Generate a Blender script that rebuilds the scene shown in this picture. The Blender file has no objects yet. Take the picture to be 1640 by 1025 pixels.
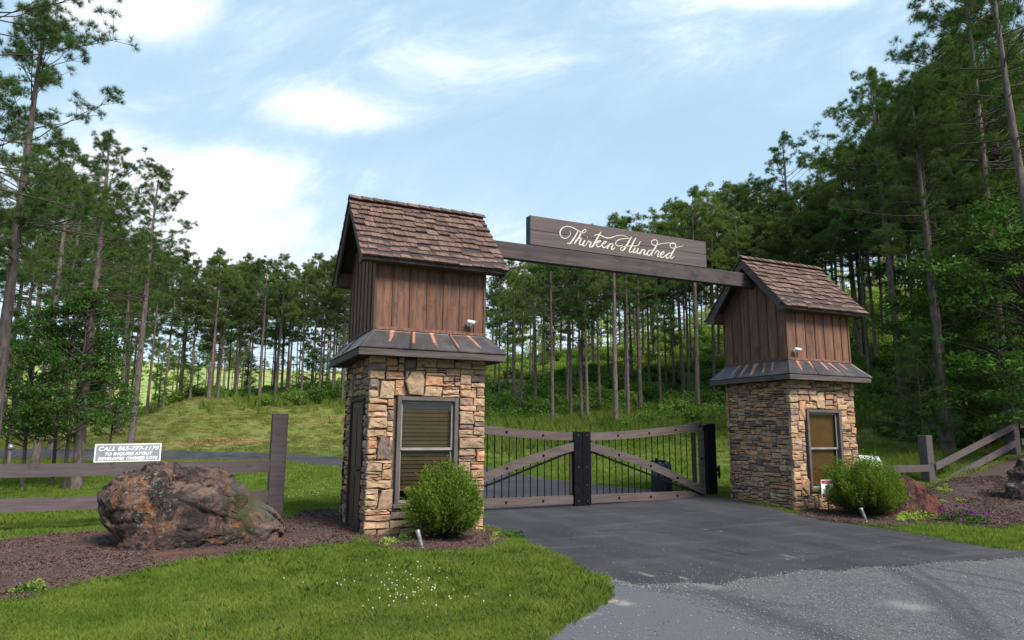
import bpy, bmesh, math, random
import numpy as np
from mathutils import Vector, Matrix, noise
from mathutils.geometry import tessellate_polygon
R = math.radians
rng = np.random.default_rng(7)
random.seed(7)
sc = bpy.context.scene
COL = sc.collection

# ------------------------------------------------------------------ camera, sky, sun, exposure
CAM = np.array([-2.4509, -10.5163, 1.6])
YAW, PITCH, ROLL, FPX = R(24.6867), R(9.3096), R(0.3761), 1093.1
cam_d = bpy.data.cameras.new('camera'); cam = bpy.data.objects.new('camera', cam_d); COL.objects.link(cam)
cam_d.sensor_width = 36; cam_d.lens = FPX * 36 / 1640; cam_d.clip_end = 3000; cam_d.clip_start = 0.05
cam.matrix_world = (Matrix.Translation(Vector(CAM)) @ Matrix.Rotation(-YAW, 4, 'Z')
                    @ Matrix.Rotation(math.pi / 2 + PITCH, 4, 'X') @ Matrix.Rotation(ROLL, 4, 'Z'))
sc.camera = cam
SUN_AZ, SUN_EL = R(163), R(46)        # azimuth clockwise from +Y
sun_d = bpy.data.lights.new('sun', 'SUN'); sun_d.energy = 3.8; sun_d.angle = R(22); sun_d.color = (1, .94, .84)
sun = bpy.data.objects.new('sun', sun_d); COL.objects.link(sun)
sv = Vector((math.sin(SUN_AZ) * math.cos(SUN_EL), math.cos(SUN_AZ) * math.cos(SUN_EL), math.sin(SUN_EL)))
sun.rotation_euler = sv.to_track_quat('Z', 'Y').to_euler()
sc.view_settings.view_transform = 'Standard'; sc.view_settings.look = 'None'
sc.view_settings.exposure = 0.80; sc.view_settings.gamma = 1; sc.view_settings.use_curve_mapping = False
sc.cycles.max_bounces = 5; sc.cycles.transparent_max_bounces = 8; sc.cycles.diffuse_bounces = 3


def ray(px, py):
    X = (px - 820) / FPX; U = (512.5 - py) / FPX
    x = X * math.cos(ROLL) - U * math.sin(ROLL); up = X * math.sin(ROLL) + U * math.cos(ROLL)
    y = math.cos(PITCH) - up * math.sin(PITCH); z = math.sin(PITCH) + up * math.cos(PITCH)
    return np.array([x * math.cos(YAW) + y * math.sin(YAW), -x * math.sin(YAW) + y * math.cos(YAW), z])


class NT:
    """tiny helper round a node tree"""
    def __init__(s, nt): s.nt = nt
    def n(s, t, **kw):
        nd = s.nt.nodes.new(t)
        for k, v in kw.items():
            if k.startswith('i_'):
                nd.inputs[k[2:].replace('_', ' ')].default_value = v
            else: setattr(nd, k, v)
        return nd
    def l(s, a, b): s.nt.links.new(a, b)
    def val(s, x, sock):
        if isinstance(x, (int, float, tuple, list)): sock.default_value = x
        else: s.l(x, sock)
    def math(s, op, a, b=0.0, clamp=False):
        m = s.n('ShaderNodeMath', operation=op, use_clamp=clamp); s.val(a, m.inputs[0]); s.val(b, m.inputs[1]); return m.outputs[0]
    def vm(s, op, a, b=(0, 0, 0)):
        m = s.n('ShaderNodeVectorMath', operation=op); s.val(a, m.inputs[0]); s.val(b, m.inputs[1])
        return m.outputs['Value'] if op in ('DOT_PRODUCT', 'LENGTH', 'DISTANCE') else m.outputs[0]
    def mix(s, f, a, b, blend='MIX'):
        m = s.n('ShaderNodeMix', data_type='RGBA', blend_type=blend); s.val(f, m.inputs[0])
        s.val(c4(a), m.inputs[6]); s.val(c4(b), m.inputs[7]); return m.outputs[2]
    def noise(s, vec, scale, detail=5, rough=.55, dist=0.):
        m = s.n('ShaderNodeTexNoise'); s.l(vec, m.inputs['Vector'])
        m.inputs['Scale'].default_value = scale; m.inputs['Detail'].default_value = detail
        m.inputs['Roughness'].default_value = rough; m.inputs['Distortion'].default_value = dist
        return m.outputs['Fac']
    def ramp(s, f, a, b):
        m = s.n('ShaderNodeMapRange', interpolation_type='SMOOTHSTEP'); s.val(f, m.inputs[0])
        m.inputs[1].default_value = a; m.inputs[2].default_value = b; return m.outputs[0]


def c4(c):
    if isinstance(c, (tuple, list)) and len(c) == 3: return (*c, 1)
    return c


world = bpy.data.worlds.new('World'); sc.world = world; world.use_nodes = True
w = NT(world.node_tree); world.node_tree.nodes.clear()
out = w.n('ShaderNodeOutputWorld'); bg = w.n('ShaderNodeBackground'); bg.inputs[1].default_value = 0.084
w.l(bg.outputs[0], out.inputs[0])
sky = w.n('ShaderNodeTexSky', sky_type='NISHITA', sun_disc=False, sun_elevation=SUN_EL, sun_rotation=SUN_AZ)
sky.air_density = 1.0; sky.dust_density = 0.6; sky.ozone_density = 1.2; sky.altitude = 200
tc = w.n('ShaderNodeTexCoord'); D = w.vm('NORMALIZE', tc.outputs['Generated'])
sep = w.n('ShaderNodeSeparateXYZ'); w.l(D, sep.inputs[0])
zc = w.math('ADD', w.math('MAXIMUM', sep.outputs[2], 0.0), 0.12)
cb = w.n('ShaderNodeCombineXYZ'); w.l(w.math('DIVIDE', sep.outputs[0], zc), cb.inputs[0]); w.l(w.math('DIVIDE', sep.outputs[1], zc), cb.inputs[1])
P = cb.outputs[0]
# cloud banks laid out on a plane tangent to the sky ahead; photo column and row of the centre, half sizes in px, weight
fw = ray(820, 512.5); fw = fw / np.linalg.norm(fw); rt = np.array([fw[1], -fw[0], 0]); rt /= np.linalg.norm(rt); upv = np.cross(rt, fw)
den = w.math('MAXIMUM', w.vm('DOT_PRODUCT', D, tuple(fw)), 0.02)
cu = w.n('ShaderNodeCombineXYZ'); w.l(w.math('DIVIDE', w.vm('DOT_PRODUCT', D, tuple(rt)), den), cu.inputs[0]); w.l(w.math('DIVIDE', w.vm('DOT_PRODUCT', D, tuple(upv)), den), cu.inputs[1])
rot = w.n('ShaderNodeVectorRotate', rotation_type='Z_AXIS'); w.l(cu.outputs[0], rot.inputs['Vector']); rot.inputs['Angle'].default_value = R(-16)
nA = w.noise(P, .9, 3, .55, .4); nB = w.noise(w.vm('MULTIPLY', rot.outputs[0], (1.6, 3.6, 1)), 2.2, 8, .66, .5)
nz = w.math('ADD', w.math('MULTIPLY', nA, .3), w.math('MULTIPLY', nB, .7))
blob = None
for bx, by, sx, sy, wt in ((255, 5, 160, 120, .55), (130, 20, 160, 60, .36), (330, 295, 270, 90, .50), (340, 400, 230, 100, .50), (60, 330, 300, 200, .25),
                           (560, 186, 150, 50, .36), (700, 100, 330, 120, .16), (470, 160, 200, 60, .12), (1270, -8, 260, 40, .30), (1050, 60, 420, 150, .12), (780, 440, 900, 190, .22)):
    m = w.n('ShaderNodeVectorMath', operation='MULTIPLY_ADD'); w.l(cu.outputs[0], m.inputs[0]); m.inputs[1].default_value = (FPX / sx / 1.25, FPX / sy / 1.25, 0); m.inputs[2].default_value = (-(bx - 820) / sx / 1.25, (by - 512.5) / sy / 1.25, 0)
    gt = w.n('ShaderNodeTexGradient', gradient_type='QUADRATIC_SPHERE'); w.l(m.outputs[0], gt.inputs[0])
    g = w.math('MULTIPLY', gt.outputs['Fac'], wt * 1.3); blob = g if blob is None else w.math('ADD', blob, g)
dens = w.math('ADD', w.math('SUBTRACT', nz, 0.5), blob)
mask = w.ramp(dens, .05, .46)
veil = w.math('MULTIPLY', w.ramp(dens, -.10, .34), .45)
hz = w.math('MULTIPLY', w.math('POWER', w.math('SUBTRACT', 1.0, w.math('MAXIMUM', sep.outputs[2], 0.0), True), 4.0), .62)
skyc = w.mix(.7, sky.outputs[0], (3.9, 5.9, 7.6))
skyc = w.mix(hz, skyc, (6.3, 7.7, 8.6))
skyc = w.mix(veil, skyc, (6.6, 7.7, 8.6))
cl = w.mix(w.ramp(nB, .34, .62), (6.7, 7.3, 8.1), (9.0, 9.0, 9.1))
skyc = w.mix(mask, skyc, cl)
w.l(skyc, bg.inputs[0])


# ------------------------------------------------------------------ object helpers
def tag(o, label=None, cat=None, group=None, kind=None):
    if label: o['label'] = label
    if cat: o['category'] = cat
    if group: o['group'] = group
    if kind: o['kind'] = kind
    return o


def empty(name, loc=(0, 0, 0), rz=0., parent=None):
    o = bpy.data.objects.new(name, None); COL.objects.link(o); o.location = loc; o.rotation_euler = (0, 0, rz)
    o.empty_display_size = .1
    if parent: o.parent = parent
    return o


def link(name, me, parent=None, loc=None):
    o = bpy.data.objects.new(name, me); COL.objects.link(o)
    if parent: o.parent = parent
    if loc is not None: o.location = loc
    return o


def npmesh(name, V, F, mats, smooth=False, midx=None):
    """V (n,3); F list of equal-length face arrays or one array (m,k)"""
    V = np.asarray(V, np.float32); me = bpy.data.meshes.new(name)
    Fs = F if (isinstance(F, list) and len(F) and np.ndim(F[0]) == 2) else [F]
    Fs = [np.asarray(f, np.int32) for f in Fs if len(f)]
    me.vertices.add(len(V)); me.vertices.foreach_set('co', V.ravel())
    nl = sum(f.size for f in Fs); nf = sum(len(f) for f in Fs)
    me.loops.add(nl); me.loops.foreach_set('vertex_index', np.concatenate([f.ravel() for f in Fs]))
    tot = np.concatenate([np.full(len(f), f.shape[1], np.int32) for f in Fs]); st = np.concatenate([[0], np.cumsum(tot)[:-1]]).astype(np.int32)
    me.polygons.add(nf); me.polygons.foreach_set('loop_start', st); me.polygons.foreach_set('loop_total', tot)
    if smooth: me.polygons.foreach_set('use_smooth', np.ones(nf, bool))
    for m in (mats if isinstance(mats, (list, tuple)) else [mats]):
        if m: me.materials.append(m)
    if midx is not None: me.polygons.foreach_set('material_index', np.asarray(midx, np.int32))
    me.update(calc_edges=True); me.validate()
    return me


def attr(me, name, vals):
    a = me.attributes.new(name, 'FLOAT', 'POINT'); a.data.foreach_set('value', np.asarray(vals, np.float32))


class MB:
    """collects polygons into one mesh"""
    def __init__(s): s.v = []; s.f = []
    def poly(s, pts, faces):
        b = len(s.v); s.v += [tuple(p) for p in pts]; s.f += [tuple(b + i for i in f) for f in faces]; return s
    def box(s, x0, x1, y0, y1, z0, z1, M=None):
        p = [(x0, y0, z0), (x1, y0, z0), (x1, y1, z0), (x0, y1, z0), (x0, y0, z1), (x1, y0, z1), (x1, y1, z1), (x0, y1, z1)]
        if M is not None: p = [tuple(M @ Vector(q)) for q in p]
        return s.poly(p, [(0, 3, 2, 1), (4, 5, 6, 7), (0, 1, 5, 4), (1, 2, 6, 5), (2, 3, 7, 6), (3, 0, 4, 7)])
    def bbox(s, x0, x1, y0, y1, z0, z1, b=.006, M=None):
        """box with chamfered long edges"""
        bm = bmesh.new(); bmesh.ops.create_cube(bm, size=1)
        for v in bm.verts: v.co = Vector(((x0 + x1) / 2 + v.co.x * (x1 - x0), (y0 + y1) / 2 + v.co.y * (y1 - y0), (z0 + z1) / 2 + v.co.z * (z1 - z0)))
        bmesh.ops.bevel(bm, geom=list(bm.edges), offset=b, segments=1, affect='EDGES')
        return s.bm(bm, M)
    def bm(s, bm, M=None):
        bm.verts.index_update()
        pts = [tuple(M @ v.co) if M is not None else tuple(v.co) for v in bm.verts]
        s.poly(pts, [tuple(v.index for v in f.verts) for f in bm.faces]); bm.free(); return s
    def prism(s, poly, axis, a, b):
        """extrude 2-D polygon along axis from a to b; poly coordinates are the other two axes in order"""
        n = len(poly); pts = []
        for t in (a, b):
            for (p, q) in poly: pts.append({'x': (t, p, q), 'y': (p, t, q), 'z': (p, q, t)}[axis])
        return s.poly(pts, [tuple(range(n))[::-1], tuple(range(n, 2 * n))] + [(i, (i + 1) % n, n + (i + 1) % n, n + i) for i in range(n)])
    def tube(s, pts, rad, n=8, cap=True):
        pts = [Vector(p) for p in pts]; rads = rad if isinstance(rad, (list, tuple)) else [rad] * len(pts)
        rings = []; prev = None
        for i, p in enumerate(pts):
            t = (pts[min(i + 1, len(pts) - 1)] - pts[max(i - 1, 0)]).normalized()
            u = (prev - t * prev.dot(t)).normalized() if prev is not None else t.orthogonal().normalized()
            prev = u; v = t.cross(u)
            rings.append([tuple(p + (u * math.cos(2 * math.pi * k / n) + v * math.sin(2 * math.pi * k / n)) * rads[i]) for k in range(n)])
        fs = []
        for i in range(len(pts) - 1):
            for k in range(n): fs.append((i * n + k, i * n + (k + 1) % n, (i + 1) * n + (k + 1) % n, (i + 1) * n + k))
        if cap: fs += [tuple(range(n))[::-1], tuple((len(pts) - 1) * n + k for k in range(n))]
        return s.poly([q for r in rings for q in r], fs)
    def mesh(s, name, mat, smooth=False):
        me = bpy.data.meshes.new(name); me.from_pydata(s.v, [], s.f)
        for m in (mat if isinstance(mat, (list, tuple)) else [mat]): me.materials.append(m)
        if smooth:
            me.polygons.foreach_set('use_smooth', [True] * len(me.polygons))
        me.update(); return me
    def build(s, name, mat, parent=None, smooth=False, loc=None):
        return link(name, s.mesh(name, mat, smooth), parent, loc)


# ------------------------------------------------------------------ materials
def pmat(name, c1, c2, scale=6., stretch=(1, 1, 1), detail=6, rough=.85, bump=.3, bscale=None, bdist=.01, rnd=.0, c3=None, s3=30., t3=(.6, .7),
         metal=0., lo=.35, hi=.65, spec=.3, isl=False, hue=None, roff=True):
    m = bpy.data.materials.new(name); m.use_nodes = True; t = NT(m.node_tree); m.node_tree.nodes.clear()
    o = t.n('ShaderNodeOutputMaterial'); b = t.n('ShaderNodeBsdfPrincipled'); t.l(b.outputs[0], o.inputs[0])
    tc = t.n('ShaderNodeTexCoord'); oi = t.n('ShaderNodeObjectInfo')
    vec = tc.outputs['Object']
    if roff:
        off = t.n('ShaderNodeCombineXYZ'); rr = t.math('MULTIPLY', oi.outputs['Random'], 37.0)
        for i in range(3): t.l(rr, off.inputs[i])
        vec = t.vm('ADD', vec, off.outputs[0])
    sv_ = t.vm('MULTIPLY', vec, tuple(stretch))
    n1 = t.noise(sv_, scale, detail, .6, .2)
    col = t.mix(t.ramp(n1, lo, hi), c1, c2)
    if c3:
        col = t.mix(t.ramp(t.noise(vec, s3, 5, .6), *t3), col, c3)
    if rnd:
        r = t.math('ADD', t.math('MULTIPLY', oi.outputs['Random'], rnd * 2), 1 - rnd)
        cc = t.n('ShaderNodeCombineXYZ')
        for i in range(3): t.l(r, cc.inputs[i])
        col = t.mix(1.0, col, cc.outputs[0], 'MULTIPLY')
    t.l(col, b.inputs['Base Color']); b.inputs['Roughness'].default_value = rough; b.inputs['Metallic'].default_value = metal
    b.inputs['Specular IOR Level'].default_value = spec
    if bump:
        n2 = t.noise(sv_ if bscale is None else vec, bscale or scale * 2, 8, .65)
        bp = t.n('ShaderNodeBump'); bp.inputs['Strength'].default_value = bump; bp.inputs['Distance'].default_value = bdist
        t.l(n2, bp.inputs['Height']); t.l(bp.outputs[0], b.inputs['Normal'])
    return m


def leafmat(name, c1, c2, trans=.35, wscale=.35, spread=.35, gloss=0.):
    """foliage: colour varies by leaf island, by object and by a slow noise; some light passes through"""
    m = bpy.data.materials.new(name); m.use_nodes = True; t = NT(m.node_tree); m.node_tree.nodes.clear()
    o = t.n('ShaderNodeOutputMaterial'); df = t.n('ShaderNodeBsdfDiffuse'); tr = t.n('ShaderNodeBsdfTranslucent'); ms = t.n('ShaderNodeMixShader')
    geo = t.n('ShaderNodeNewGeometry'); oi = t.n('ShaderNodeObjectInfo')
    tc = t.n('ShaderNodeTexCoord')
    nz = t.noise(geo.outputs['Position'], wscale, 3)
    f = t.math('ADD', t.math('MULTIPLY', geo.outputs['Random Per Island'], .45), t.math('ADD', t.math('MULTIPLY', t.ramp(nz, .3, .7), .35), t.math('MULTIPLY', oi.outputs['Random'], .25)))
    col = t.mix(f, c1, c2)
    t.l(col, df.inputs[0]); t.l(t.mix(1.0, col, (1.3, 1.5, .7), 'MULTIPLY'), tr.inputs[0])
    ms.inputs[0].default_value = trans; t.l(df.outputs[0], ms.inputs[1]); t.l(tr.outputs[0], ms.inputs[2])
    last = ms.outputs[0]
    if gloss:
        gl = t.n('ShaderNodeBsdfGlossy'); gl.inputs['Roughness'].default_value = .45; gl.inputs[0].default_value = (.8, .9, .8, 1)
        m2 = t.n('ShaderNodeMixShader'); m2.inputs[0].default_value = gloss; t.l(last, m2.inputs[1]); t.l(gl.outputs[0], m2.inputs[2]); last = m2.outputs[0]
    t.l(last, o.inputs[0]); return m


M = {}
STONE_C = [((.40, .245, .15), (.28, .165, .10)), ((.45, .30, .19), (.33, .205, .13)), ((.33, .215, .148), (.22, .145, .105)),
           ((.23, .16, .135), (.14, .10, .09)), ((.52, .27, .155), (.37, .185, .11)), ((.38, .28, .175), (.29, .205, .13)), ((.17, .112, .11), (.115, .080, .082))]
for i, (a, b) in enumerate(STONE_C):
    M['stone%d' % i] = pmat('ledge_stone_%d' % i, a, b, scale=7, stretch=(1, 1, 2.2), bump=.9, bscale=16, bdist=.02, rnd=.14, rough=.92, c3=tuple(x * .55 for x in b), s3=11, t3=(.56, .72))
M['mortar'] = pmat('mortar', (.16, .12, .09), (.09, .07, .055), scale=20, bump=.4)
M['siding'] = pmat('stained_siding', (.185, .086, .055), (.092, .045, .032), scale=5, stretch=(4, 4, .35), bump=.35, bscale=None, rnd=.22, rough=.75, c3=(.055, .030, .024), s3=3.2, t3=(.56, .75))
M['batten'] = pmat('stained_batten', (.115, .058, .042), (.070, .040, .032), scale=5, stretch=(4, 4, .35), bump=.3, rnd=.15, rough=.75)
M['trim'] = pmat('weathered_trim', (.098, .075, .070), (.055, .043, .042), scale=5, stretch=(.4, .6, 4), bump=.5, rnd=.12, rough=.8, c3=(.13, .085, .065), s3=5, t3=(.58, .75))
M['dark_trim'] = pmat('dark_trim', (.045, .032, .030), (.028, .022, .022), scale=5, bump=.3, rough=.8)
M['beam'] = pmat('dark_beam', (.068, .050, .050), (.038, .029, .031), scale=2.6, stretch=(.35, 1, 4), bump=.6, rough=.7, c3=(.030, .022, .024), s3=2.2, t3=(.55, .7), rnd=.08)
M['signwood'] = pmat('sign_board', (.105, .076, .076), (.080, .058, .060), scale=3, stretch=(.3, 1, 6), bump=.35, rough=.7)
M['sign_edge'] = pmat('sign_edge', (.05, .07, .11), (.035, .05, .08), scale=6, bump=.2)
M['letter'] = pmat('carved_letter_paint', (.66, .60, .53), (.50, .44, .38), scale=30, bump=.2, lo=.4, hi=.75)
M['fence'] = pmat('fence_paint', (.098, .074, .078), (.074, .056, .060), scale=4, stretch=(.5, 1, 5), bump=.35, rough=.65, rnd=.1, c3=(.035, .027, .029), s3=3, t3=(.6, .75))
M['gatewood'] = pmat('gate_timber', (.112, .084, .080), (.074, .056, .056), scale=4, stretch=(.5, 1, 5), bump=.35, rough=.65, rnd=.1)
M['blackmetal'] = pmat('black_metal', (.003, .003, .0045), (.006, .006, .009), scale=9, bump=.08, rough=.6, spec=.10)
M['shingle'] = pmat('cedar_shingle', (.150, .088, .066), (.078, .047, .038), scale=6, stretch=(3, .6, .6), bump=.6, rough=.78, rnd=.42, c3=(.165, .110, .095), s3=7, t3=(.56, .8))
M['frame'] = pmat('window_frame', (.105, .085, .080), (.08, .066, .062), scale=5, bump=.15, rough=.6)
M['sash'] = pmat('window_sash', (.26, .235, .22), (.20, .18, .17), scale=5, bump=.05, rough=.5)
M['blind'] = pmat('window_blind', (.20, .155, .105), (.16, .125, .085), scale=3, bump=.05, rough=.7)
M['shade'] = pmat('brown_shade', (.135, .075, .020), (.10, .055, .016), scale=2, bump=.1, rough=.8)
M['door'] = pmat('brown_door', (.095, .048, .038), (.065, .034, .028), scale=5, stretch=(1, 1, .3), bump=.2, rough=.55)
M['steel'] = pmat('grey_lamp_metal', (.30, .29, .28), (.18, .17, .165), scale=14, bump=.1, rough=.4, metal=.5)
M['white'] = pmat('white_plastic', (.72, .72, .70), (.6, .6, .6), scale=5, bump=0, rough=.4)
M['signgrey'] = pmat('grey_sign_face', (.19, .195, .235), (.27, .27, .31), scale=2, bump=0, rough=.45)
M['signwhite'] = pmat('white_sign_print', (.80, .80, .80), (.74, .74, .76), scale=4, bump=0, rough=.5)
M['red'] = pmat('red_print', (.38, .02, .03), (.32, .02, .03), scale=5, bump=0, rough=.5)
M['black'] = pmat('black_print', (.01, .01, .01), (.014, .014, .014), scale=5, bump=0, rough=.5)
M['navy'] = pmat('dark_blue_housing', (.018, .028, .055), (.03, .045, .08), scale=5, bump=.05, rough=.35, spec=.5)
M['bark'] = pmat('pine_bark', (.140, .108, .098), (.065, .049, .046), scale=5, stretch=(2.2, 2.2, .55), bump=.9, bdist=.03, rough=.95, rnd=.22)
M['twig'] = pmat('pine_limb_bark', (.085, .062, .052), (.05, .038, .034), scale=6, bump=.3, rough=.95)
M['darkbark'] = pmat('dark_bark', (.075, .055, .048), (.04, .03, .027), scale=5, stretch=(2.2, 2.2, .55), bump=.8, bdist=.02, rough=.95, rnd=.2)
M['needle'] = leafmat('pine_needles', (.028, .062, .026), (.115, .170, .048), trans=.22)
M['needle2'] = leafmat('pale_pine_needles', (.048, .088, .030), (.170, .230, .062), trans=.25)
M['leaf'] = leafmat('broad_leaves', (.020, .055, .014), (.085, .155, .034), trans=.28)
M['leaf2'] = leafmat('bright_and_sunlit_leaves', (.14, .22, .040), (.36, .42, .095), trans=.4)  # bright leaf; on far growth its colour stands in for sunlight
M['hay'] = leafmat('mown_field_grass', (.085, .115, .022), (.210, .190, .060), trans=.3, wscale=.25)
M['fern'] = leafmat('undergrowth_leaves', (.060, .130, .028), (.18, .26, .06), trans=.38)
M['bush'] = leafmat('bush_sprays', (.035, .078, .012), (.150, .215, .030), trans=.3, wscale=3)
M['grass'] = leafmat('lawn_blades', (.042, .115, .014), (.225, .270, .058), trans=.33, wscale=1.6)
M['tallgrass'] = leafmat('rough_grass', (.085, .155, .026), (.22, .26, .065), trans=.4, wscale=.4)
M['clover'] = leafmat('clover_heads', (.6, .62, .5), (.7, .7, .6), trans=.2)
M['chip'] = pmat('mulch_chips', (.115, .070, .058), (.050, .032, .030), scale=7, bump=.3, rough=.95, c3=(.27, .21, .18), s3=2.4, t3=(.60, .75), roff=False)
M['drygrass'] = leafmat('dry_blades', (.20, .20, .07), (.34, .29, .13), trans=.3, wscale=2)
M['grit'] = pmat('road_grit', (.30, .29, .28), (.10, .10, .11), scale=9, bump=0, lo=.3, hi=.7)
M['petal'] = leafmat('purple_petals', (.13, .01, .14), (.28, .04, .30), trans=.3)


def sheetmat(name, fn):
    m = bpy.data.materials.new(name); m.use_nodes = True; t = NT(m.node_tree); m.node_tree.nodes.clear()
    o = t.n('ShaderNodeOutputMaterial'); b = t.n('ShaderNodeBsdfPrincipled'); t.l(b.outputs[0], o.inputs[0])
    g = t.n('ShaderNodeNewGeometry'); vec = g.outputs['Position']
    col, h, strength, dist, rough = fn(t, vec)
    t.l(col, b.inputs['Base Color']); t.val(rough, b.inputs['Roughness']); b.inputs['Specular IOR Level'].default_value = .25
    bp = t.n('ShaderNodeBump'); bp.inputs['Strength'].default_value = strength; bp.inputs['Distance'].default_value = dist
    t.l(h, bp.inputs['Height']); t.l(bp.outputs[0], b.inputs['Normal']); return m


def A(t, n): return t.n('ShaderNodeAttribute', attribute_name=n).outputs['Fac']


def _ground(t, v):
    n1 = t.noise(v, .35, 5); n2 = t.noise(v, 3.1, 6, .65); n3 = t.noise(v, 22., 5, .7); n4 = t.noise(v, .09, 4)
    lawn = t.mix(t.ramp(n2, .35, .68), (.050, .100, .018), (.105, .160, .036))
    lawn = t.mix(t.math('MULTIPLY', t.ramp(n3, .4, .7), .5), lawn, (.145, .165, .05))
    dry = t.mix(t.ramp(n1, .36, .62), (.125, .160, .030), (.180, .165, .052))
    dry = t.mix(t.ramp(n3, .35, .72), dry, (.075, .105, .020))
    dry = t.mix(t.math('MULTIPLY', t.ramp(n4, .56, .62), .8), dry, (.105, .185, .035))
    forest = t.mix(t.ramp(n2, .4, .62), (.050, .075, .020), (.150, .090, .048))
    forest = t.mix(t.ramp(n1, .45, .6), forest, (.06, .10, .022))
    clay = t.mix(t.ramp(n3, .35, .6), (.29, .150, .075), (.20, .13, .06))
    sunlit_meadow = t.mix(t.ramp(n1, .35, .65), (.30, .34, .09), (.16, .22, .06))  # far grass, with sunlight put into its pale yellow-green
    c = t.mix(t.ramp(t.math('ADD', A(t, 'dry'), t.math('MULTIPLY', t.math('SUBTRACT', n1, .5), .8)), .3, .7), lawn, dry)
    c = t.mix(t.ramp(t.math('ADD', A(t, 'forest'), t.math('MULTIPLY', t.math('SUBTRACT', n2, .5), .9)), .4, .65), c, forest)
    c = t.mix(t.ramp(t.math('ADD', A(t, 'clay'), t.math('MULTIPLY', t.math('SUBTRACT', n2, .5), 1.1)), .45, .7), c, clay)
    c = t.mix(t.ramp(A(t, 'sunlit_meadow'), .3, .7), c, sunlit_meadow)
    return c, t.math('ADD', n3, n2), .8, .05, .95


def _asph(t, v):
    n1 = t.noise(v, .5, 4); n2 = t.noise(v, 160., 3, .7); n3 = t.noise(t.vm('MULTIPLY', v, (1, .25, 1)), 1.6, 5, .6); n4 = t.noise(v, 4., 5)
    n5 = t.noise(t.vm('MULTIPLY', v, (.3, 2.2, 1)), 1.1, 6, .7)
    c = t.mix(t.ramp(n2, .3, .75), (.026, .0255, .030), (.070, .069, .078))
    c = t.mix(t.math('MULTIPLY', t.ramp(n3, .4, .7), .55), c, (.086, .084, .092))
    c = t.mix(t.math('MULTIPLY', t.ramp(n1, .5, .65), .45), c, (.020, .020, .024))
    c = t.mix(t.math('MULTIPLY', t.ramp(n5, .52, .66), .35), c, (.125, .12, .125))
    vo = t.n('ShaderNodeTexVoronoi'); vo.inputs['Scale'].default_value = 48; t.l(v, vo.inputs['Vector']); c = t.mix(t.math('MULTIPLY', t.ramp(vo.outputs['Color'], .90, .97), .7), c, (.17, .165, .17))
    c = t.mix(t.math('MULTIPLY', t.ramp(A(t, 'mark'), .35, .9), t.ramp(n4, .40, .6)), c, (.20, .185, .165))
    c = t.mix(t.math('MULTIPLY', A(t, 'wet'), .85), c, (.024, .026, .034))
    c = t.mix(1.0, c, (.76, .75, .76), 'MULTIPLY')
    return c, n2, .6, .005, t.math('SUBTRACT', .80, t.math('MULTIPLY', A(t, 'wet'), .3))


def _old(t, v):
    vo = t.n('ShaderNodeTexVoronoi'); vo.inputs['Scale'].default_value = 75; t.l(v, vo.inputs['Vector'])
    n1 = t.noise(v, .8, 4); n2 = t.noise(v, 130., 3, .75); n3 = t.noise(v, 7., 6, .65)
    c = t.mix(t.ramp(n2, .34, .68), (.055, .054, .062), (.225, .215, .225))
    c = t.mix(t.ramp(vo.outputs['Color'], .75, .95), c, (.40, .38, .36))
    c = t.mix(t.math('MULTIPLY', t.ramp(n3, .45, .7), .55), c, (.070, .067, .073))
    c = t.mix(t.math('MULTIPLY', t.ramp(n1, .5, .66), .35), c, (.19, .17, .15))
    c = t.mix(t.math('MULTIPLY', A(t, 'wet'), .7), c, (.062, .062, .070))
    c = t.mix(t.math('MULTIPLY', A(t, 'mark'), .75), c, (.36, .335, .31))
    c = t.mix(1.0, c, (.68, .68, .70), 'MULTIPLY')
    return c, vo.outputs['Distance'], .9, .008, .9


def _apron(t, v):
    n1 = t.noise(v, .9, 4); n2 = t.noise(v, 150., 3, .75); n3 = t.noise(v, 9., 6, .65)
    c = t.mix(t.ramp(n2, .3, .7), (.070, .072, .086), (.185, .185, .205))
    c = t.mix(t.math('MULTIPLY', t.ramp(n3, .45, .7), .35), c, (.12, .12, .13))
    c = t.mix(t.math('MULTIPLY', A(t, 'mark'), t.ramp(n3, .3, .6)), c, (.42, .38, .33))
    c = t.mix(1.0, c, (.76, .76, .78), 'MULTIPLY')
    return c, n2, .8, .006, .88


def _mulch(t, v):
    n1 = t.noise(v, 14., 6, .7, .6); n2 = t.noise(v, 55., 5, .7); n3 = t.noise(v, 1.2, 4)
    c = t.mix(t.ramp(n2, .3, .68), (.035, .022, .020), (.125, .080, .068))
    c = t.mix(t.ramp(n1, .52, .72), c, (.075, .040, .032))
    c = t.mix(t.math('MULTIPLY', A(t, 'mark'), .8), c, (.21, .075, .03))
    return c, t.math('ADD', n1, n2), 1., .03, .95


M['ground'] = sheetmat('ground', _ground); M['asphalt'] = sheetmat('new_asphalt', _asph)
M['old'] = sheetmat('old_chip_road', _old); M['apron'] = sheetmat('grey_apron', _apron); M['mulch'] = sheetmat('mulch', _mulch)


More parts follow.
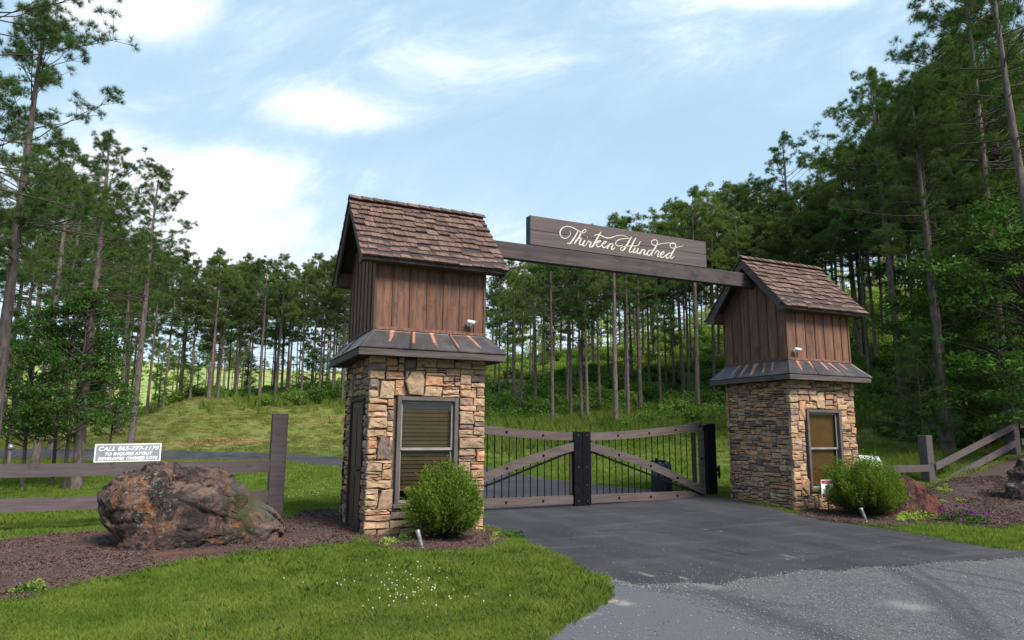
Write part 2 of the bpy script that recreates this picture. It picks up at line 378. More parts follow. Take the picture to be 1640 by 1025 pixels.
def _rock(t, v, orange=(.20, .085, .042), moss=True):
    n1 = t.noise(v, 1.7, 7, .62, .8); n2 = t.noise(v, 4.5, 8, .68, .5); n3 = t.noise(v, 11., 8, .7, .4); n4 = t.noise(t.vm('ADD', v, (7, 3, 1)), 2.4, 6, .6, .5)
    c = t.mix(t.ramp(n1, .48, .60), (.105, .062, .052), orange)
    c = t.mix(t.ramp(n2, .42, .53), c, (.038, .028, .027))
    c = t.mix(t.math('MULTIPLY', t.ramp(n4, .50, .62), .9), c, (.180, .105, .080))
    c = t.mix(t.math('MULTIPLY', t.ramp(n3, .54, .62), .85), c, (.022, .018, .018))
    c = t.mix(t.math('MULTIPLY', t.math('MULTIPLY', t.ramp(n3, .30, .42), -1.0), -.0), c, c)
    lich = t.math('MULTIPLY', t.ramp(t.noise(t.vm('ADD', v, (3, 9, 4)), 16., 6, .7), .55, .62), t.ramp(t.noise(v, 1.9, 3), .46, .58))
    c = t.mix(t.math('MULTIPLY', lich, .5), c, (.33, .34, .28))
    if moss:
        c = t.mix(t.math('MULTIPLY', A(t, 'moss'), t.ramp(n2, .36, .55)), c, (.045, .048, .012))
        c = t.mix(t.math('MULTIPLY', A(t, 'grey'), t.math('MULTIPLY', t.ramp(n2, .34, .55), .75)), c, (.20, .18, .165))
    else: c = t.mix(1.0, c, (.78, .50, .46) if orange[0] < .2 else (1, 1, 1), 'MULTIPLY')
    return c, t.math('ADD', t.math('MULTIPLY', n3, .7), n2), 1., .09, .9


M['rock'] = sheetmat('boulder', _rock)
M['rock2'] = sheetmat('red_boulder', lambda t, v: _rock(t, v, (.16, .055, .035), False))
M['rock3'] = sheetmat('tan_rock', lambda t, v: _rock(t, v, (.36, .27, .18), False))
gm = bpy.data.materials.new('window_glass'); gm.use_nodes = True
_t = NT(gm.node_tree); gm.node_tree.nodes.clear()
_o = _t.n('ShaderNodeOutputMaterial'); _a = _t.n('ShaderNodeBsdfTransparent'); _g = _t.n('ShaderNodeBsdfGlossy'); _g.inputs['Roughness'].default_value = .03
_lw = _t.n('ShaderNodeLayerWeight'); _f = _t.n('ShaderNodeMath', operation='MULTIPLY_ADD'); _p = _t.n('ShaderNodeMath', operation='POWER'); _t.l(_lw.outputs['Facing'], _p.inputs[0]); _p.inputs[1].default_value = 4.0; _t.l(_p.outputs[0], _f.inputs[0]); _f.inputs[1].default_value = .8; _f.inputs[2].default_value = .04; _m = _t.n('ShaderNodeMixShader'); _a.inputs[0].default_value = (.86, .83, .80, 1)
_t.l(_f.outputs[0], _m.inputs[0]); _t.l(_a.outputs[0], _m.inputs[1]); _t.l(_g.outputs[0], _m.inputs[2]); _t.l(_m.outputs[0], _o.inputs[0]); M['glass'] = gm


def _copper():
    m = bpy.data.materials.new('aged_copper'); m.use_nodes = True; t = NT(m.node_tree); m.node_tree.nodes.clear()
    o = t.n('ShaderNodeOutputMaterial'); b = t.n('ShaderNodeBsdfPrincipled'); t.l(b.outputs[0], o.inputs[0])
    v = t.n('ShaderNodeTexCoord').outputs['Object']
    n1 = t.noise(v, 2.5, 5); n2 = t.noise(v, 18., 6)
    c = t.mix(t.ramp(n1, .35, .65), (.036, .032, .038), (.078, .066, .070))
    c = t.mix(t.math('MULTIPLY', t.ramp(n2, .5, .7), .5), c, (.10, .062, .052))
    c = t.mix(t.ramp(t.math('ADD', A(t, 'bare'), t.math('MULTIPLY', t.math('SUBTRACT', n2, .5), .5)), .35, .75), c, (.38, .17, .105))
    t.l(c, b.inputs['Base Color']); b.inputs['Metallic'].default_value = .35; b.inputs['Roughness'].default_value = .48
    bp = t.n('ShaderNodeBump'); bp.inputs['Strength'].default_value = .25; bp.inputs['Distance'].default_value = .006; t.l(n1, bp.inputs['Height']); t.l(bp.outputs[0], b.inputs['Normal'])
    return m


M['copper'] = _copper()

# ------------------------------------------------------------------ terrain
FWD = math.atan2(math.sin(YAW), math.cos(YAW))


def px_az(px):                     # photo column -> compass bearing (clockwise from +Y)
    d = ray(px, 690); return math.atan2(d[0], d[1])


TCOL = [(-2400, [(0, 0), (60, 0), (400, 0)]),
        (-900, [(0, 0), (50, .3), (110, 2), (200, 8), (400, 25)]),
        (0, [(0, 0), (42, .03), (50, .8), (58, 1.3), (66, 1.3), (85, .5), (110, .5), (160, 5), (300, 30), (420, 38)]),
        (200, [(0, 0), (43, .03), (50, 1.1), (60, 2.5), (72, 2.3), (90, 1), (110, 1), (160, 5), (300, 28), (420, 34)]),
        (330, [(0, 0), (44, .03), (52, 1.9), (63, 4.2), (72, 4.4), (90, 3), (110, 2.5), (160, 5), (300, 27), (420, 33)]),
        (550, [(0, 0), (44, .05), (52, 2.3), (61, 4.7), (72, 5.6), (90, 5), (130, 5), (180, 8), (300, 26), (420, 34)]),
        (780, [(0, 0), (24, .02), (30, .4), (40, 1.7), (50, 3.4), (60, 5.3), (75, 8.6), (90, 9.6), (110, 9.3), (150, 9), (200, 12), (300, 26), (420, 34)]),
        (950, [(0, 0), (15, 0), (20, .2), (28, .7), (38, 1.7), (47, 3.5), (60, 6.7), (80, 10.8), (100, 12.5), (140, 15), (200, 20), (300, 34), (420, 40)]),
        (1150, [(0, 0), (14, 0), (20, .25), (28, 1.0), (38, 2.2), (47, 4), (60, 7.5), (80, 12), (110, 18), (200, 30), (300, 45), (420, 50)]),
        (1400, [(0, 0), (15, 0), (23, 0), (30, 1.2), (38, 3.3), (47, 6.0), (60, 10), (80, 15.5), (110, 22), (200, 34), (300, 50), (420, 55)]),
        (1640, [(0, 0), (14, 0), (20, .0), (23, .18), (27, .9), (38, 2.6), (47, 4.6), (60, 8), (80, 14), (110, 21), (200, 34), (300, 50), (420, 55)]),
        (2400, [(0, 0), (15, 0), (40, 3), (80, 12), (200, 30), (300, 45), (420, 50)]),
        (3600, [(0, 0), (15, 0), (60, 1), (200, 8), (400, 12)])]
AZS = np.array([px_az(c[0]) for c in TCOL])
DD = np.array([0, 8, 12, 15, 18, 21, 24, 27, 30, 34, 38, 42, 47, 52, 57, 63, 70, 78, 87, 97, 110, 125, 145, 170, 200, 240, 300, 360, 420, 700], float)
TAB = np.array([np.interp(DD, [p[0] for p in c[1]], [p[1] for p in c[1]]) for c in TCOL])
DS = np.linspace(0, 700, 2801)
TABS = np.array([np.interp(DS, DD, r) for r in TAB])
for _ in range(2):                 # round the breaks of slope
    k = np.ones(13) / 13; TABS = np.array([np.convolve(np.pad(r, 6, mode='edge'), k, 'valid') for r in TABS])
TABS[:, DS < 10] = 0


def wnoise(x, y, seed=0):
    """cheap smooth noise from rotated sines, about -1..1"""
    s = 0; a = 1.
    r = np.random.default_rng(seed)
    for i in range(7):
        th = r.uniform(0, 6.28); f = .05 * 1.75 ** i; p = r.uniform(0, 6.28)
        s = s + a * np.sin((x * math.cos(th) + y * math.sin(th)) * f * 6.28 + p + 1.3 * np.sin((x * math.sin(th) - y * math.cos(th)) * f * 3.1)); a *= .62
    return s / 2.2


def H(x, y):
    x = np.asarray(x, float); y = np.asarray(y, float)
    dx = x - CAM[0]; dy = y - CAM[1]; d = np.hypot(dx, dy); az = np.arctan2(dx, dy)
    az = np.where(az < -2.6, az + 2 * math.pi, az)
    t = np.clip(np.interp(az, AZS, np.arange(len(AZS)), left=0, right=len(AZS) - 1), 0, len(AZS) - 1.0001)
    i = t.astype(int); f = t - i; f = f * f * (3 - 2 * f)
    di = np.clip(d / .25, 0, len(DS) - 1.001); j = di.astype(int); g = di - j
    z0 = TABS[i, j] * (1 - g) + TABS[i, j + 1] * g; z1 = TABS[i + 1, j] * (1 - g) + TABS[i + 1, j + 1] * g
    z = z0 * (1 - f) + z1 * f
    z = z + wnoise(x, y, 3) * np.clip((z - .15) * .3, 0, .35)
    return z


def h1(x, y): return float(H(x, y))


def gp(px, py, z=None):
    """where the sight line of a photo pixel meets the ground"""
    d = ray(px, py)
    if z is not None:
        t = (z - CAM[2]) / d[2]; return CAM + d * t
    n = math.hypot(d[0], d[1]); ts = np.arange(4, 420, .1) / n
    X = CAM[0] + d[0] * ts; Y = CAM[1] + d[1] * ts; Z = CAM[2] + d[2] * ts
    hit = np.nonzero(Z < H(X, Y))[0]
    k = hit[0] if len(hit) else len(ts) - 1
    return np.array([X[k], Y[k], float(H(X[k], Y[k]))])


def pd(px, dist):
    a = px_az(px); x = CAM[0] + math.sin(a) * dist; y = CAM[1] + math.cos(a) * dist
    return np.array([x, y, h1(x, y)])


# masks on the ground (all functions of world position)
def polar(x, y):
    dx = np.asarray(x) - CAM[0]; dy = np.asarray(y) - CAM[1]
    return np.arctan2(dx, dy), np.hypot(dx, dy)


FB = [(-900, 62), (0, 64), (200, 63), (330, 63), (450, 62), (560, 58), (700, 48), (780, 39), (900, 37), (1000, 37), (1150, 36), (1300, 38), (1400, 33), (1520, 28), (1640, 29), (2400, 25)]
FBA = np.array([px_az(p[0]) for p in FB]); FBD = np.array([p[1] for p in FB])


def forest_edge(az): return np.interp(az, FBA, FBD)


# ground sheet: polar grid round the camera, fine where the photograph looks
az_f = np.concatenate([np.arange(-180, -36, 4.), np.arange(-36, 84, .35), np.arange(84, 180, 4.)])
rr = [0.5]
while rr[-1] < 640: rr.append(rr[-1] * 1.03 + .02)
rr = np.array(rr); na, nr = len(az_f), len(rr)
AZ, RR = np.meshgrid(np.radians(az_f), rr, indexing='ij')
GX = CAM[0] + np.sin(AZ) * RR; GY = CAM[1] + np.cos(AZ) * RR; GZ = H(GX, GY)
V = np.stack([GX, GY, GZ], -1).reshape(-1, 3)
I, J = np.meshgrid(np.arange(na), np.arange(nr - 1), indexing='ij'); I2 = (I + 1) % na
F = np.stack([I * nr + J, I * nr + J + 1, I2 * nr + J + 1, I2 * nr + J], -1).reshape(-1, 4)
V = np.vstack([V, [[CAM[0], CAM[1], 0]]]); c = len(V) - 1
F3 = np.stack([np.full(na, c), np.arange(na) * nr, ((np.arange(na) + 1) % na) * nr], -1)
gme = npmesh('ground', V, [F, F3], M['ground'], smooth=True)
a_, d_ = polar(V[:, 0], V[:, 1]); fe = forest_edge(a_) + wnoise(V[:, 0], V[:, 1], 5) * 2.5
attr(gme, 'forest', np.clip((d_ - fe) / 3, 0, 1) * (np.abs(a_) < 2.0))
LAZ = px_az(620)
attr(gme, 'dry', np.clip((V[:, 2] - .05) / .9, 0, 1))
clay = np.zeros(len(V))
for (px, py, sx, sy) in ((400, 706, 5.5, .5), (330, 712, 4, .35), (540, 672, 3.0, 1.1), (800, 660, 4, 3.5), (830, 690, 2.5, 2.), (845, 775, 1.8, 1.0), (870, 765, 2.5, .8), (1420, 610, 4, 5), (1440, 640, 3, 3), (1150, 660, 2, 3)):
    g = gp(px, py); clay = np.maximum(clay, np.exp(-(((V[:, 0] - g[0]) / sx) ** 2 + ((V[:, 1] - g[1]) / sy) ** 2)) * .78)
attr(gme, 'clay', clay)
sunlit_mask = np.clip((d_ - 76) / 18, 0, 1) * .9 * (np.abs(a_) < 2.0)  # far slope and clearings: sunlight painted as paler ground colour
for (px, dd, sx) in ((1430, 52, 8), (1395, 56, 7), (1120, 72, 9), (1160, 66, 7)):
    q = pd(px, dd); sunlit_mask = np.maximum(sunlit_mask, .85 * np.exp(-((V[:, 0] - q[0]) ** 2 + (V[:, 1] - q[1]) ** 2) / sx ** 2))
attr(gme, 'sunlit_meadow', sunlit_mask)
tag(link('ground', gme), kind='structure')


def inside(poly, x, y):
    c = np.zeros(np.shape(x), bool); n = len(poly); j = n - 1
    for i in range(n):
        xi, yi = poly[i]; xj, yj = poly[j]
        if yi != yj:
            c ^= ((yi > y) != (yj > y)) & (x < (xj - xi) * (y - yi) / (yj - yi) + xi)
        j = i
    return c


def smooth_poly(pts, n=8, closed=True, jit=0., seed=1):
    """Catmull-Rom through the points, with a little raggedness"""
    P_ = np.array(pts, float); N = len(P_); o = []
    for i in range(N if closed else N - 1):
        p0, p1, p2, p3 = (P_[(i + k) % N] if closed else P_[min(max(i + k, 0), N - 1)] for k in (-1, 0, 1, 2))
        for s in np.arange(n) / n:
            o.append(.5 * (2 * p1 + (p2 - p0) * s + (2 * p0 - 5 * p1 + 4 * p2 - p3) * s ** 2 + (3 * p1 - p0 - 3 * p2 + p3) * s ** 3))
    if not closed: o.append(P_[-1])
    o = np.array(o)
    if jit:
        r = np.random.default_rng(seed); o = o + r.normal(0, jit, o.shape)
    return o


def seg_nearest(poly, x, y):
    best = np.full(len(x), 1e9); bx = x.copy(); by = y.copy()
    for i in range(len(poly)):
        a = poly[i]; b = poly[(i + 1) % len(poly)]; d = b - a; L = d @ d + 1e-12
        t = np.clip(((x - a[0]) * d[0] + (y - a[1]) * d[1]) / L, 0, 1); qx = a[0] + t * d[0]; qy = a[1] + t * d[1]
        q = (x - qx) ** 2 + (y - qy) ** 2; m = q < best; best[m] = q[m]; bx[m] = qx[m]; by[m] = qy[m]
    return bx, by, np.sqrt(best)


def sheet(name, poly, res, dz, mat, bump=0., edge_drop=0., attrs=None):
    poly = np.asarray(poly); x0, y0 = poly.min(0) - res; x1, y1 = poly.max(0) + res
    xs = np.arange(x0, x1 + res, res); ys = np.arange(y0, y1 + res, res); X, Y = np.meshgrid(xs, ys, indexing='ij')
    ins = inside(poly, X, Y); cell = ins[:-1, :-1] | ins[1:, :-1] | ins[:-1, 1:] | ins[1:, 1:]
    ci, cj = np.nonzero(cell); ny = len(ys)
    F = np.stack([ci * ny + cj, (ci + 1) * ny + cj, (ci + 1) * ny + cj + 1, ci * ny + cj + 1], -1)
    used, inv = np.unique(F, return_inverse=True); F = inv.reshape(-1, 4)
    x = X.ravel()[used]; y = Y.ravel()[used]; i_ = ins.ravel()[used]
    bx, by, dist = seg_nearest(poly, x, y); x = np.where(i_, x, bx); y = np.where(i_, y, by); dist = np.where(i_, dist, 0)
    z = H(x, y) + dz + bump * np.clip(dist / .5, 0, 1) * (.5 + .5 * wnoise(x * 9, y * 9, 8))
    z -= edge_drop * (1 - np.clip(dist / .06, 0, 1))
    me = npmesh(name, np.stack([x, y, z], -1), F, mat, smooth=True)
    for k, fn in (attrs or {}).items(): attr(me, k, fn(x, y))
    return tag(link(name, me), kind='structure')


G2 = lambda L: [tuple(gp(x, y, 0)[:2]) for x, y in L]


def streaks(items):
    """soft worn marks: (px, py, px2, py2, half width m)"""
    segs = [(gp(a, b, 0)[:2], gp(c, d, 0)[:2], w_) for a, b, c, d, w_ in items]
    def fn(x, y):
        o = np.zeros(len(x))
        for a, b, w_ in segs:
            d = b - a; L = d @ d + 1e-9; t = np.clip(((x - a[0]) * d[0] + (y - a[1]) * d[1]) / L, 0, 1)
            q = np.hypot(x - a[0] - t * d[0], y - a[1] - t * d[1]); o = np.maximum(o, np.exp(-(q / w_) ** 2))
        return o
    return fn


# old public road (runs off to the right and towards the camera)
e1 = G2([(968, 928), (966, 950), (955, 968), (930, 985), (900, 1000), (885, 1018), (868, 1040)])
old_poly = [(1.6, -3.3)] + e1[0:] + [(-.35, -6.6), (-.9, -9), (-1.2, -16), (14, -22), (32, -14), (30, -8.5), (16, -6.8), (11, -5.6), (8.27, -4.6), (7.2, -3.7), (4, -3.4)]
op = smooth_poly(old_poly, 6, jit=.012)
tyre = [(1420, 905, 1490, 945, .12), (1490, 945, 1560, 1010, .13), (1560, 1010, 1580, 1040, .13), (1445, 900, 1530, 950, .05), (1530, 950, 1600, 1020, .06), (1140, 950, 1230, 985, .16), (1230, 985, 1360, 1030, .2), (1470, 905, 1640, 935, .06), (1040, 940, 1300, 975, .06), (1480, 925, 1640, 950, .05)]
sheet('old_road', op, .06, .004, M['old'], attrs={'wet': streaks(tyre), 'mark': streaks([(1450, 970, 1460, 972, .15), (1120, 935, 1140, 940, .1)])})
ap = smooth_poly(G2([(966, 930), (1000, 938), (1040, 948), (1100, 968), (1170, 990), (1240, 1018), (1275, 1040)]) + [(.6, -8), (-.8, -8)] + G2([(868, 1045), (885, 1018), (900, 1001), (931, 986), (956, 969), (967, 951)]), 5, jit=.012)
sheet('grey_asphalt_apron', ap, .06, .008, M['apron'], edge_drop=.003, attrs={'mark': streaks([(975, 960, 1000, 968, .07), (970, 965, 985, 962, .06), (890, 1000, 960, 985, .02)])})
# dark new driveway in front of the gate, through it and away to the left
front = G2([(815, 862), (850, 877), (900, 898), (940, 922), (968, 926), (990, 934), (1025, 938), (1060, 938), (1100, 934), (1160, 938), (1180, 929), (1230, 924), (1290, 914), (1340, 916), (1385, 909), (1430, 909), (1500, 901), (1560, 899), (1640, 893)])
right = [(9.6, -5.1), (11.5, -5.6), (11.5, -5.0)] + G2([(1640, 881), (1500, 861), (1430, 849), (1350, 837.5), (1277, 826)]) + [(8.72, .8), (8.72, 2.2), (8.5, 4), (7.7, 6), (7.55, 9), (8.0, 12), (8.2, 15), (8.1, 19), (7.6, 24), (5.5, 29.9), (1.7, 32.7), (-3.6, 34.1), (-12, 35.6), (-26, 36), (-40, 34)]
left = [(-40, 30.5), (-26, 32.4), (-12, 31.6), (-3.5, 29.8), (1.15, 26.9), (2.64, 22.5), (3.4, 19), (3.4, 15), (2.8, 10), (2.2, 6), (2.05, 3), (2.06, 1.9), (2.1, .75), (2.06, -.6)]
dp = smooth_poly(front + right + left, 9, jit=.016, seed=4)
sheet('driveway', dp, .09, .013, M['asphalt'], edge_drop=.004, attrs={
    'mark': streaks([(1252, 890, 1282, 898, .05), (1262, 897, 1290, 901, .035), (1130, 850, 1155, 853, .05), (1015, 918, 1050, 925, .07), (1090, 925, 1110, 935, .05), (800, 812, 812, 812, .04), (1282, 892, 1296, 892, .04)]),
    'wet': streaks([(1265, 921, 1325, 916, .06), (1290, 914, 1330, 912, .05), (1125, 882, 1165, 892, .04), (1155, 880, 1195, 890, .04), (1290, 872, 1320, 876, .03), (1320, 871, 1345, 875, .03), (1040, 852, 1080, 856, .05), (1010, 925, 1040, 934, .05), (1385, 908, 1600, 905, .03), (1450, 905, 1500, 912, .05)])})
# mulch beds
mL = smooth_poly([(-7.5, -5.0)] + G2([(0, 972), (60, 955), (190, 926), (330, 903), (440, 887), (560, 874)]) + [(-.25, -.55), (-.1, .1), (.1, 1.0), (.1, 2.2), (.35, 3.6), (-.2, 3.9)] + G2([(460, 833), (330, 842), (180, 855), (100, 858), (0, 870)]) + [(-6.5, 1.2), (-9, .2), (-9.5, -3)], 6, jit=.02, seed=9)
sheet('mulch_bed', mL, .07, .01, M['mulch'], bump=.05, attrs={'mark': streaks([(150, 882, 200, 880, .16), (250, 895, 330, 888, .12), (440, 870, 460, 872, .12)])})
mM = smooth_poly(G2([(600, 874), (640, 884), (700, 886), (760, 884), (800, 880), (812, 868)]) + [(1.95, -.4), (1.95, .1), (.2, .1)], 6, jit=.015, seed=10)
sheet('mulch_bed', mM, .07, .012, M['mulch'], bump=.03, attrs={'mark': lambda x, y: 0 * x})
mR = smooth_poly(G2([(1300, 832), (1380, 842), (1440, 846)]) + [(9.6, -2.3)] + [tuple(gp(x, y)[:2]) for x, y in ((1530, 843), (1600, 848), (1640, 843), (1720, 846))] + [(21, -2), (25, 1), (25, 2.3), (21.3, 2.5), (17.3, 2.45), (13.5, 1.6), (11.2, .4), (10.7, .1), (9, 0)], 6, jit=.02, seed=11)
sheet('mulch_bed', mR, .09, .012, M['mulch'], bump=.05, attrs={'mark': lambda x, y: 0 * x})
MULCH = [mL, mM, mR]; PAVED = [op, ap, dp]
gv = gme.vertices; co = np.empty(len(gv) * 3, np.float32); gv.foreach_get('co', co); co = co.reshape(-1, 3)
for pl in (dp, mR):
    ins_ = inside(pl, co[:, 0], co[:, 1]); _, dd_ = polar(co[:, 0], co[:, 1]); co[ins_ & (dd_ > 13), 2] -= .14
gv.foreach_set('co', co.ravel()); gme.update()

# ------------------------------------------------------------------ gate towers
W_, D_ = 1.875, 1.899


def pack(w, h, holes, cw, ch, wr, hr, r):
    nx, nz = int(round(w / cw)), int(round(h / ch)); g = np.zeros((nx, nz), bool); out_ = []
    cx = (np.arange(nx) + .5) * w / nx; cz = (np.arange(nz) + .5) * h / nz
    for (a, b, c, d) in holes: g |= ((cx[:, None] > a) & (cx[:, None] < b) & (cz[None] > c) & (cz[None] < d))
    for j in range(nz):
        for i in range(nx):
            if g[i, j]: continue
            ww = int(r.integers(wr[0], wr[1] + 1)); hh = int(r.choice(hr)); k = 1
            while k < ww and i + k < nx and not g[i + k, j]: k += 1
            if i + k < nx and not g[i + k, j]:
                run = 0
                while i + k + run < nx and not g[i + k + run, j]: run += 1
                if run < 2: k += run
            hh = min(hh, nz - j)
            while hh > 1 and g[i:i + k, j:j + hh].any(): hh -= 1
            g[i:i + k, j:j + hh] = True
            out_.append((i * w / nx, (i + k) * w / nx, j * h / nz, (j + hh) * h / nz))
    return out_


def stone_mesh(mb, poly, depth, proud, fmap, r, gap=.006):
    """rough faced block: convex outline in wall coordinates, split in an inner raised fan and a worn edge"""
    P_ = np.array(poly, float); c = P_.mean(0)
    n = len(P_); Q = []
    for i in range(n):
        a, b = P_[i], P_[(i + 1) % n]; L = np.hypot(*(b - a)); k = 2 if L > .16 else 1
        for s in range(k): Q.append(a + (b - a) * (s / k))
    Q = np.array(Q); ext = P_.max(0) - P_.min(0)
    d = Q - c; rad = np.hypot(d[:, 0], d[:, 1])[:, None] + 1e-9
    sh = lambda g_: c + np.sign(d) * np.maximum(np.abs(d) - g_, 0)
    out0 = sh(gap) + r.normal(0, .003, Q.shape)
    mid = sh(gap + .010) + r.normal(0, .003, Q.shape)
    inn = c + (Q - c) * .55 + r.normal(0, .012, Q.shape) * min(1, ext.min() / .12)
    m = len(Q); pts = []
    for q in out0: pts.append(fmap(q[0], q[1], -depth))
    for q in out0: pts.append(fmap(q[0], q[1], proud - .014))
    for q in mid: pts.append(fmap(q[0], q[1], proud + r.uniform(-.008, .004)))
    for q in inn: pts.append(fmap(q[0], q[1], proud + r.uniform(-.007, .016)))
    cc = c + r.normal(0, .01, 2); pts.append(fmap(cc[0], cc[1], proud + r.uniform(-.004, .018)))
    fs = []
    for a in range(3):
        for i in range(m): fs.append((a * m + i, a * m + (i + 1) % m, (a + 1) * m + (i + 1) % m, (a + 1) * m + i))
    for i in range(m): fs.append((3 * m + i, 3 * m + (i + 1) % m, 4 * m))
    mb.poly(pts, fs)


FM = {'front': lambda s, z, n: (s, -n, z), 'left': lambda s, z, n: (-n, s, z), 'right': lambda s, z, n: (W_ + n, s, z), 'back': lambda s, z, n: (s, D_ + n, z)}


def rough_rect(a, b, c, d, r, j=.006):
    return [(a + r.normal(0, j), c + r.normal(0, j)), (b + r.normal(0, j), c + r.normal(0, j)), (b + r.normal(0, j), d + r.normal(0, j)), (a + r.normal(0, j), d + r.normal(0, j))]


def stone_face(T, face, width, h, holes, specials, dims, weights, r, joined=False, z0=-.08):
    fm = FM[face]; w2 = np.array(weights, float); w2 /= w2.sum(); jm = MB(); mi = []
    hs = list(holes) + [(min(p[0] for p in s) - .0, max(p[0] for p in s), min(p[1] for p in s), max(p[1] for p in s)) for s, _ in specials]
    off = .0 if face in ('front', 'back') else 0
    a0 = -.03 if face in ('front', 'back') else 0.02; a1 = width + .03 if face in ('front', 'back') else width - .02
    rects = pack(a1 - a0, h - z0, [(p - a0, q - a0, s_ - z0, t_ - z0) for p, q, s_, t_ in hs], *dims, r)
    items = [(rough_rect(a + a0, b + a0, c + z0, d + z0, r), int(r.choice(len(w2), p=w2))) for a, b, c, d in rects]
    # fill the corners that an odd-shaped stone leaves in its box
    for s, k in specials:
        mb = MB(); stone_mesh(mb, s, .07, .022, fm, r, gap=.004)
        if joined: continue
        mb.build('stone', M['stone%d' % k], T)
        x0 = min(p[0] for p in s); x1 = max(p[0] for p in s); y0_ = min(p[1] for p in s); y1_ = max(p[1] for p in s)
        for cx_, cz_ in ((x0, y0_), (x1, y0_), (x0, y1_), (x1, y1_)):
            near = sorted(s, key=lambda p: abs(p[0] - cx_) + abs(p[1] - cz_)); 
            if abs(near[0][0] - cx_) + abs(near[0][1] - cz_) < .03: continue
            sx = (min(s, key=lambda p: abs(p[1] - cz_) * 3 + abs(p[0] - cx_))); sz = (min(s, key=lambda p: abs(p[0] - cx_) * 3 + abs(p[1] - cz_)))
            mb = MB(); stone_mesh(mb, [(cx_, cz_), sx, sz], .07, .004, fm, r, gap=.004); mb.build('stone', M['stone%d' % int(r.choice(len(w2), p=w2))], T)
    for poly, k in items:
        mb = MB() if not joined else jm
        n0 = len(mb.f)
        stone_mesh(mb, poly, .07, r.uniform(-.014, .020), fm, r)
        if joined: mi += [k] * (len(mb.f) - n0)
        else: mb.build('stone', M['stone%d' % k], T)
    if joined:
        me = jm.mesh('stone_cladding', [M['stone%d' % i] for i in range(7)]); me.polygons.foreach_set('material_index', mi)
        tag(link('stone_cladding', me, T), kind='stuff')


def wall_ring(mb, axis, plane0, plane1, a0, a1, z0, z1, hole=None):
    bx = (lambda s0, s1, q0, q1: mb.box(s0, s1, plane0, plane1, q0, q1)) if axis == 'x' else (lambda s0, s1, q0, q1: mb.box(plane0, plane1, s0, s1, q0, q1))
    if not hole: bx(a0, a1, z0, z1); return
    h0, h1_, h2, h3 = hole
    bx(a0, h0, z0, z1); bx(h1_, a1, z0, z1); bx(h0, h1_, h3, z1)
    if h2 > z0 + .01: bx(h0, h1_, z0, h2)


def window(T, kind):
    x0, x1, z0, z1 = .42, 1.43, .50, 2.14
    mb = MB(); t = .062
    mb.bbox(x0, x0 + t, -.025, .13, z0, z1, .005).bbox(x1 - t, x1, -.025, .13, z0, z1, .005).bbox(x0 + t, x1 - t, -.022, .13, z1 - t, z1, .005)
    win = mb.build('window', M['frame'], T)
    MB().bbox(x0 - .03, x1 + .03, -.055, .12, z0 - .065, z0 - .001, .006).build('sill', M['frame'], win)
    zm = 1.325
    for (a, b, yy) in ((zm - .02, z1 - t - .004, .045), (z0 + .004, zm + .02, .075)):
        s = MB(); f = .034; u0, u1 = x0 + t + .004, x1 - t - .004
        s.bbox(u0, u0 + f, yy, yy + .028, a, b, .003).bbox(u1 - f, u1, yy, yy + .028, a, b, .003)
        s.box(u0 + f, u1 - f, yy + .001, yy + .027, b - f, b).box(u0 + f, u1 - f, yy + .001, yy + .027, a, a + f + .006)
        s.build('sash', M['sash'], win)
        MB().box(u0 + f, u1 - f, yy + .011, yy + .015, a + f, b - f).build('glass', M['glass'], win)
    u0, u1 = x0 + t + .005, x1 - t - .005
    if kind == 'L':
        s = MB(); z = z1 - .10; k = 0
        while z > z0 + .22:
            Mx = Matrix.Translation((0, .128, z)) @ Matrix.Rotation(R(-66 + 3 * math.sin(k * 1.7)), 4, 'X')
            s.box(u0 + .01, u1 - .01, -.027, .027, -.0012, .0012, Mx); z -= .062; k += 1
        s.box(u0 + .01, u1 - .01, .110, .145, z + .01, z + .035); s.box(u0 + .01, u1 - .01, .110, .15, z1 - .10, z1 - .06)
        for cx in (u0 + .10, (u0 + u1) / 2, u1 - .16): s.box(cx - .002, cx + .002, .104, .107, z0 + .2, z1 - .08)
        tag(s.build('blind_slats', M['blind'], win), kind='stuff')
    else:
        MB().box(u0, u1, .122, .126, z0 + .06, z1 - .05).build('roller_shade', M['shade'], win)
    return win


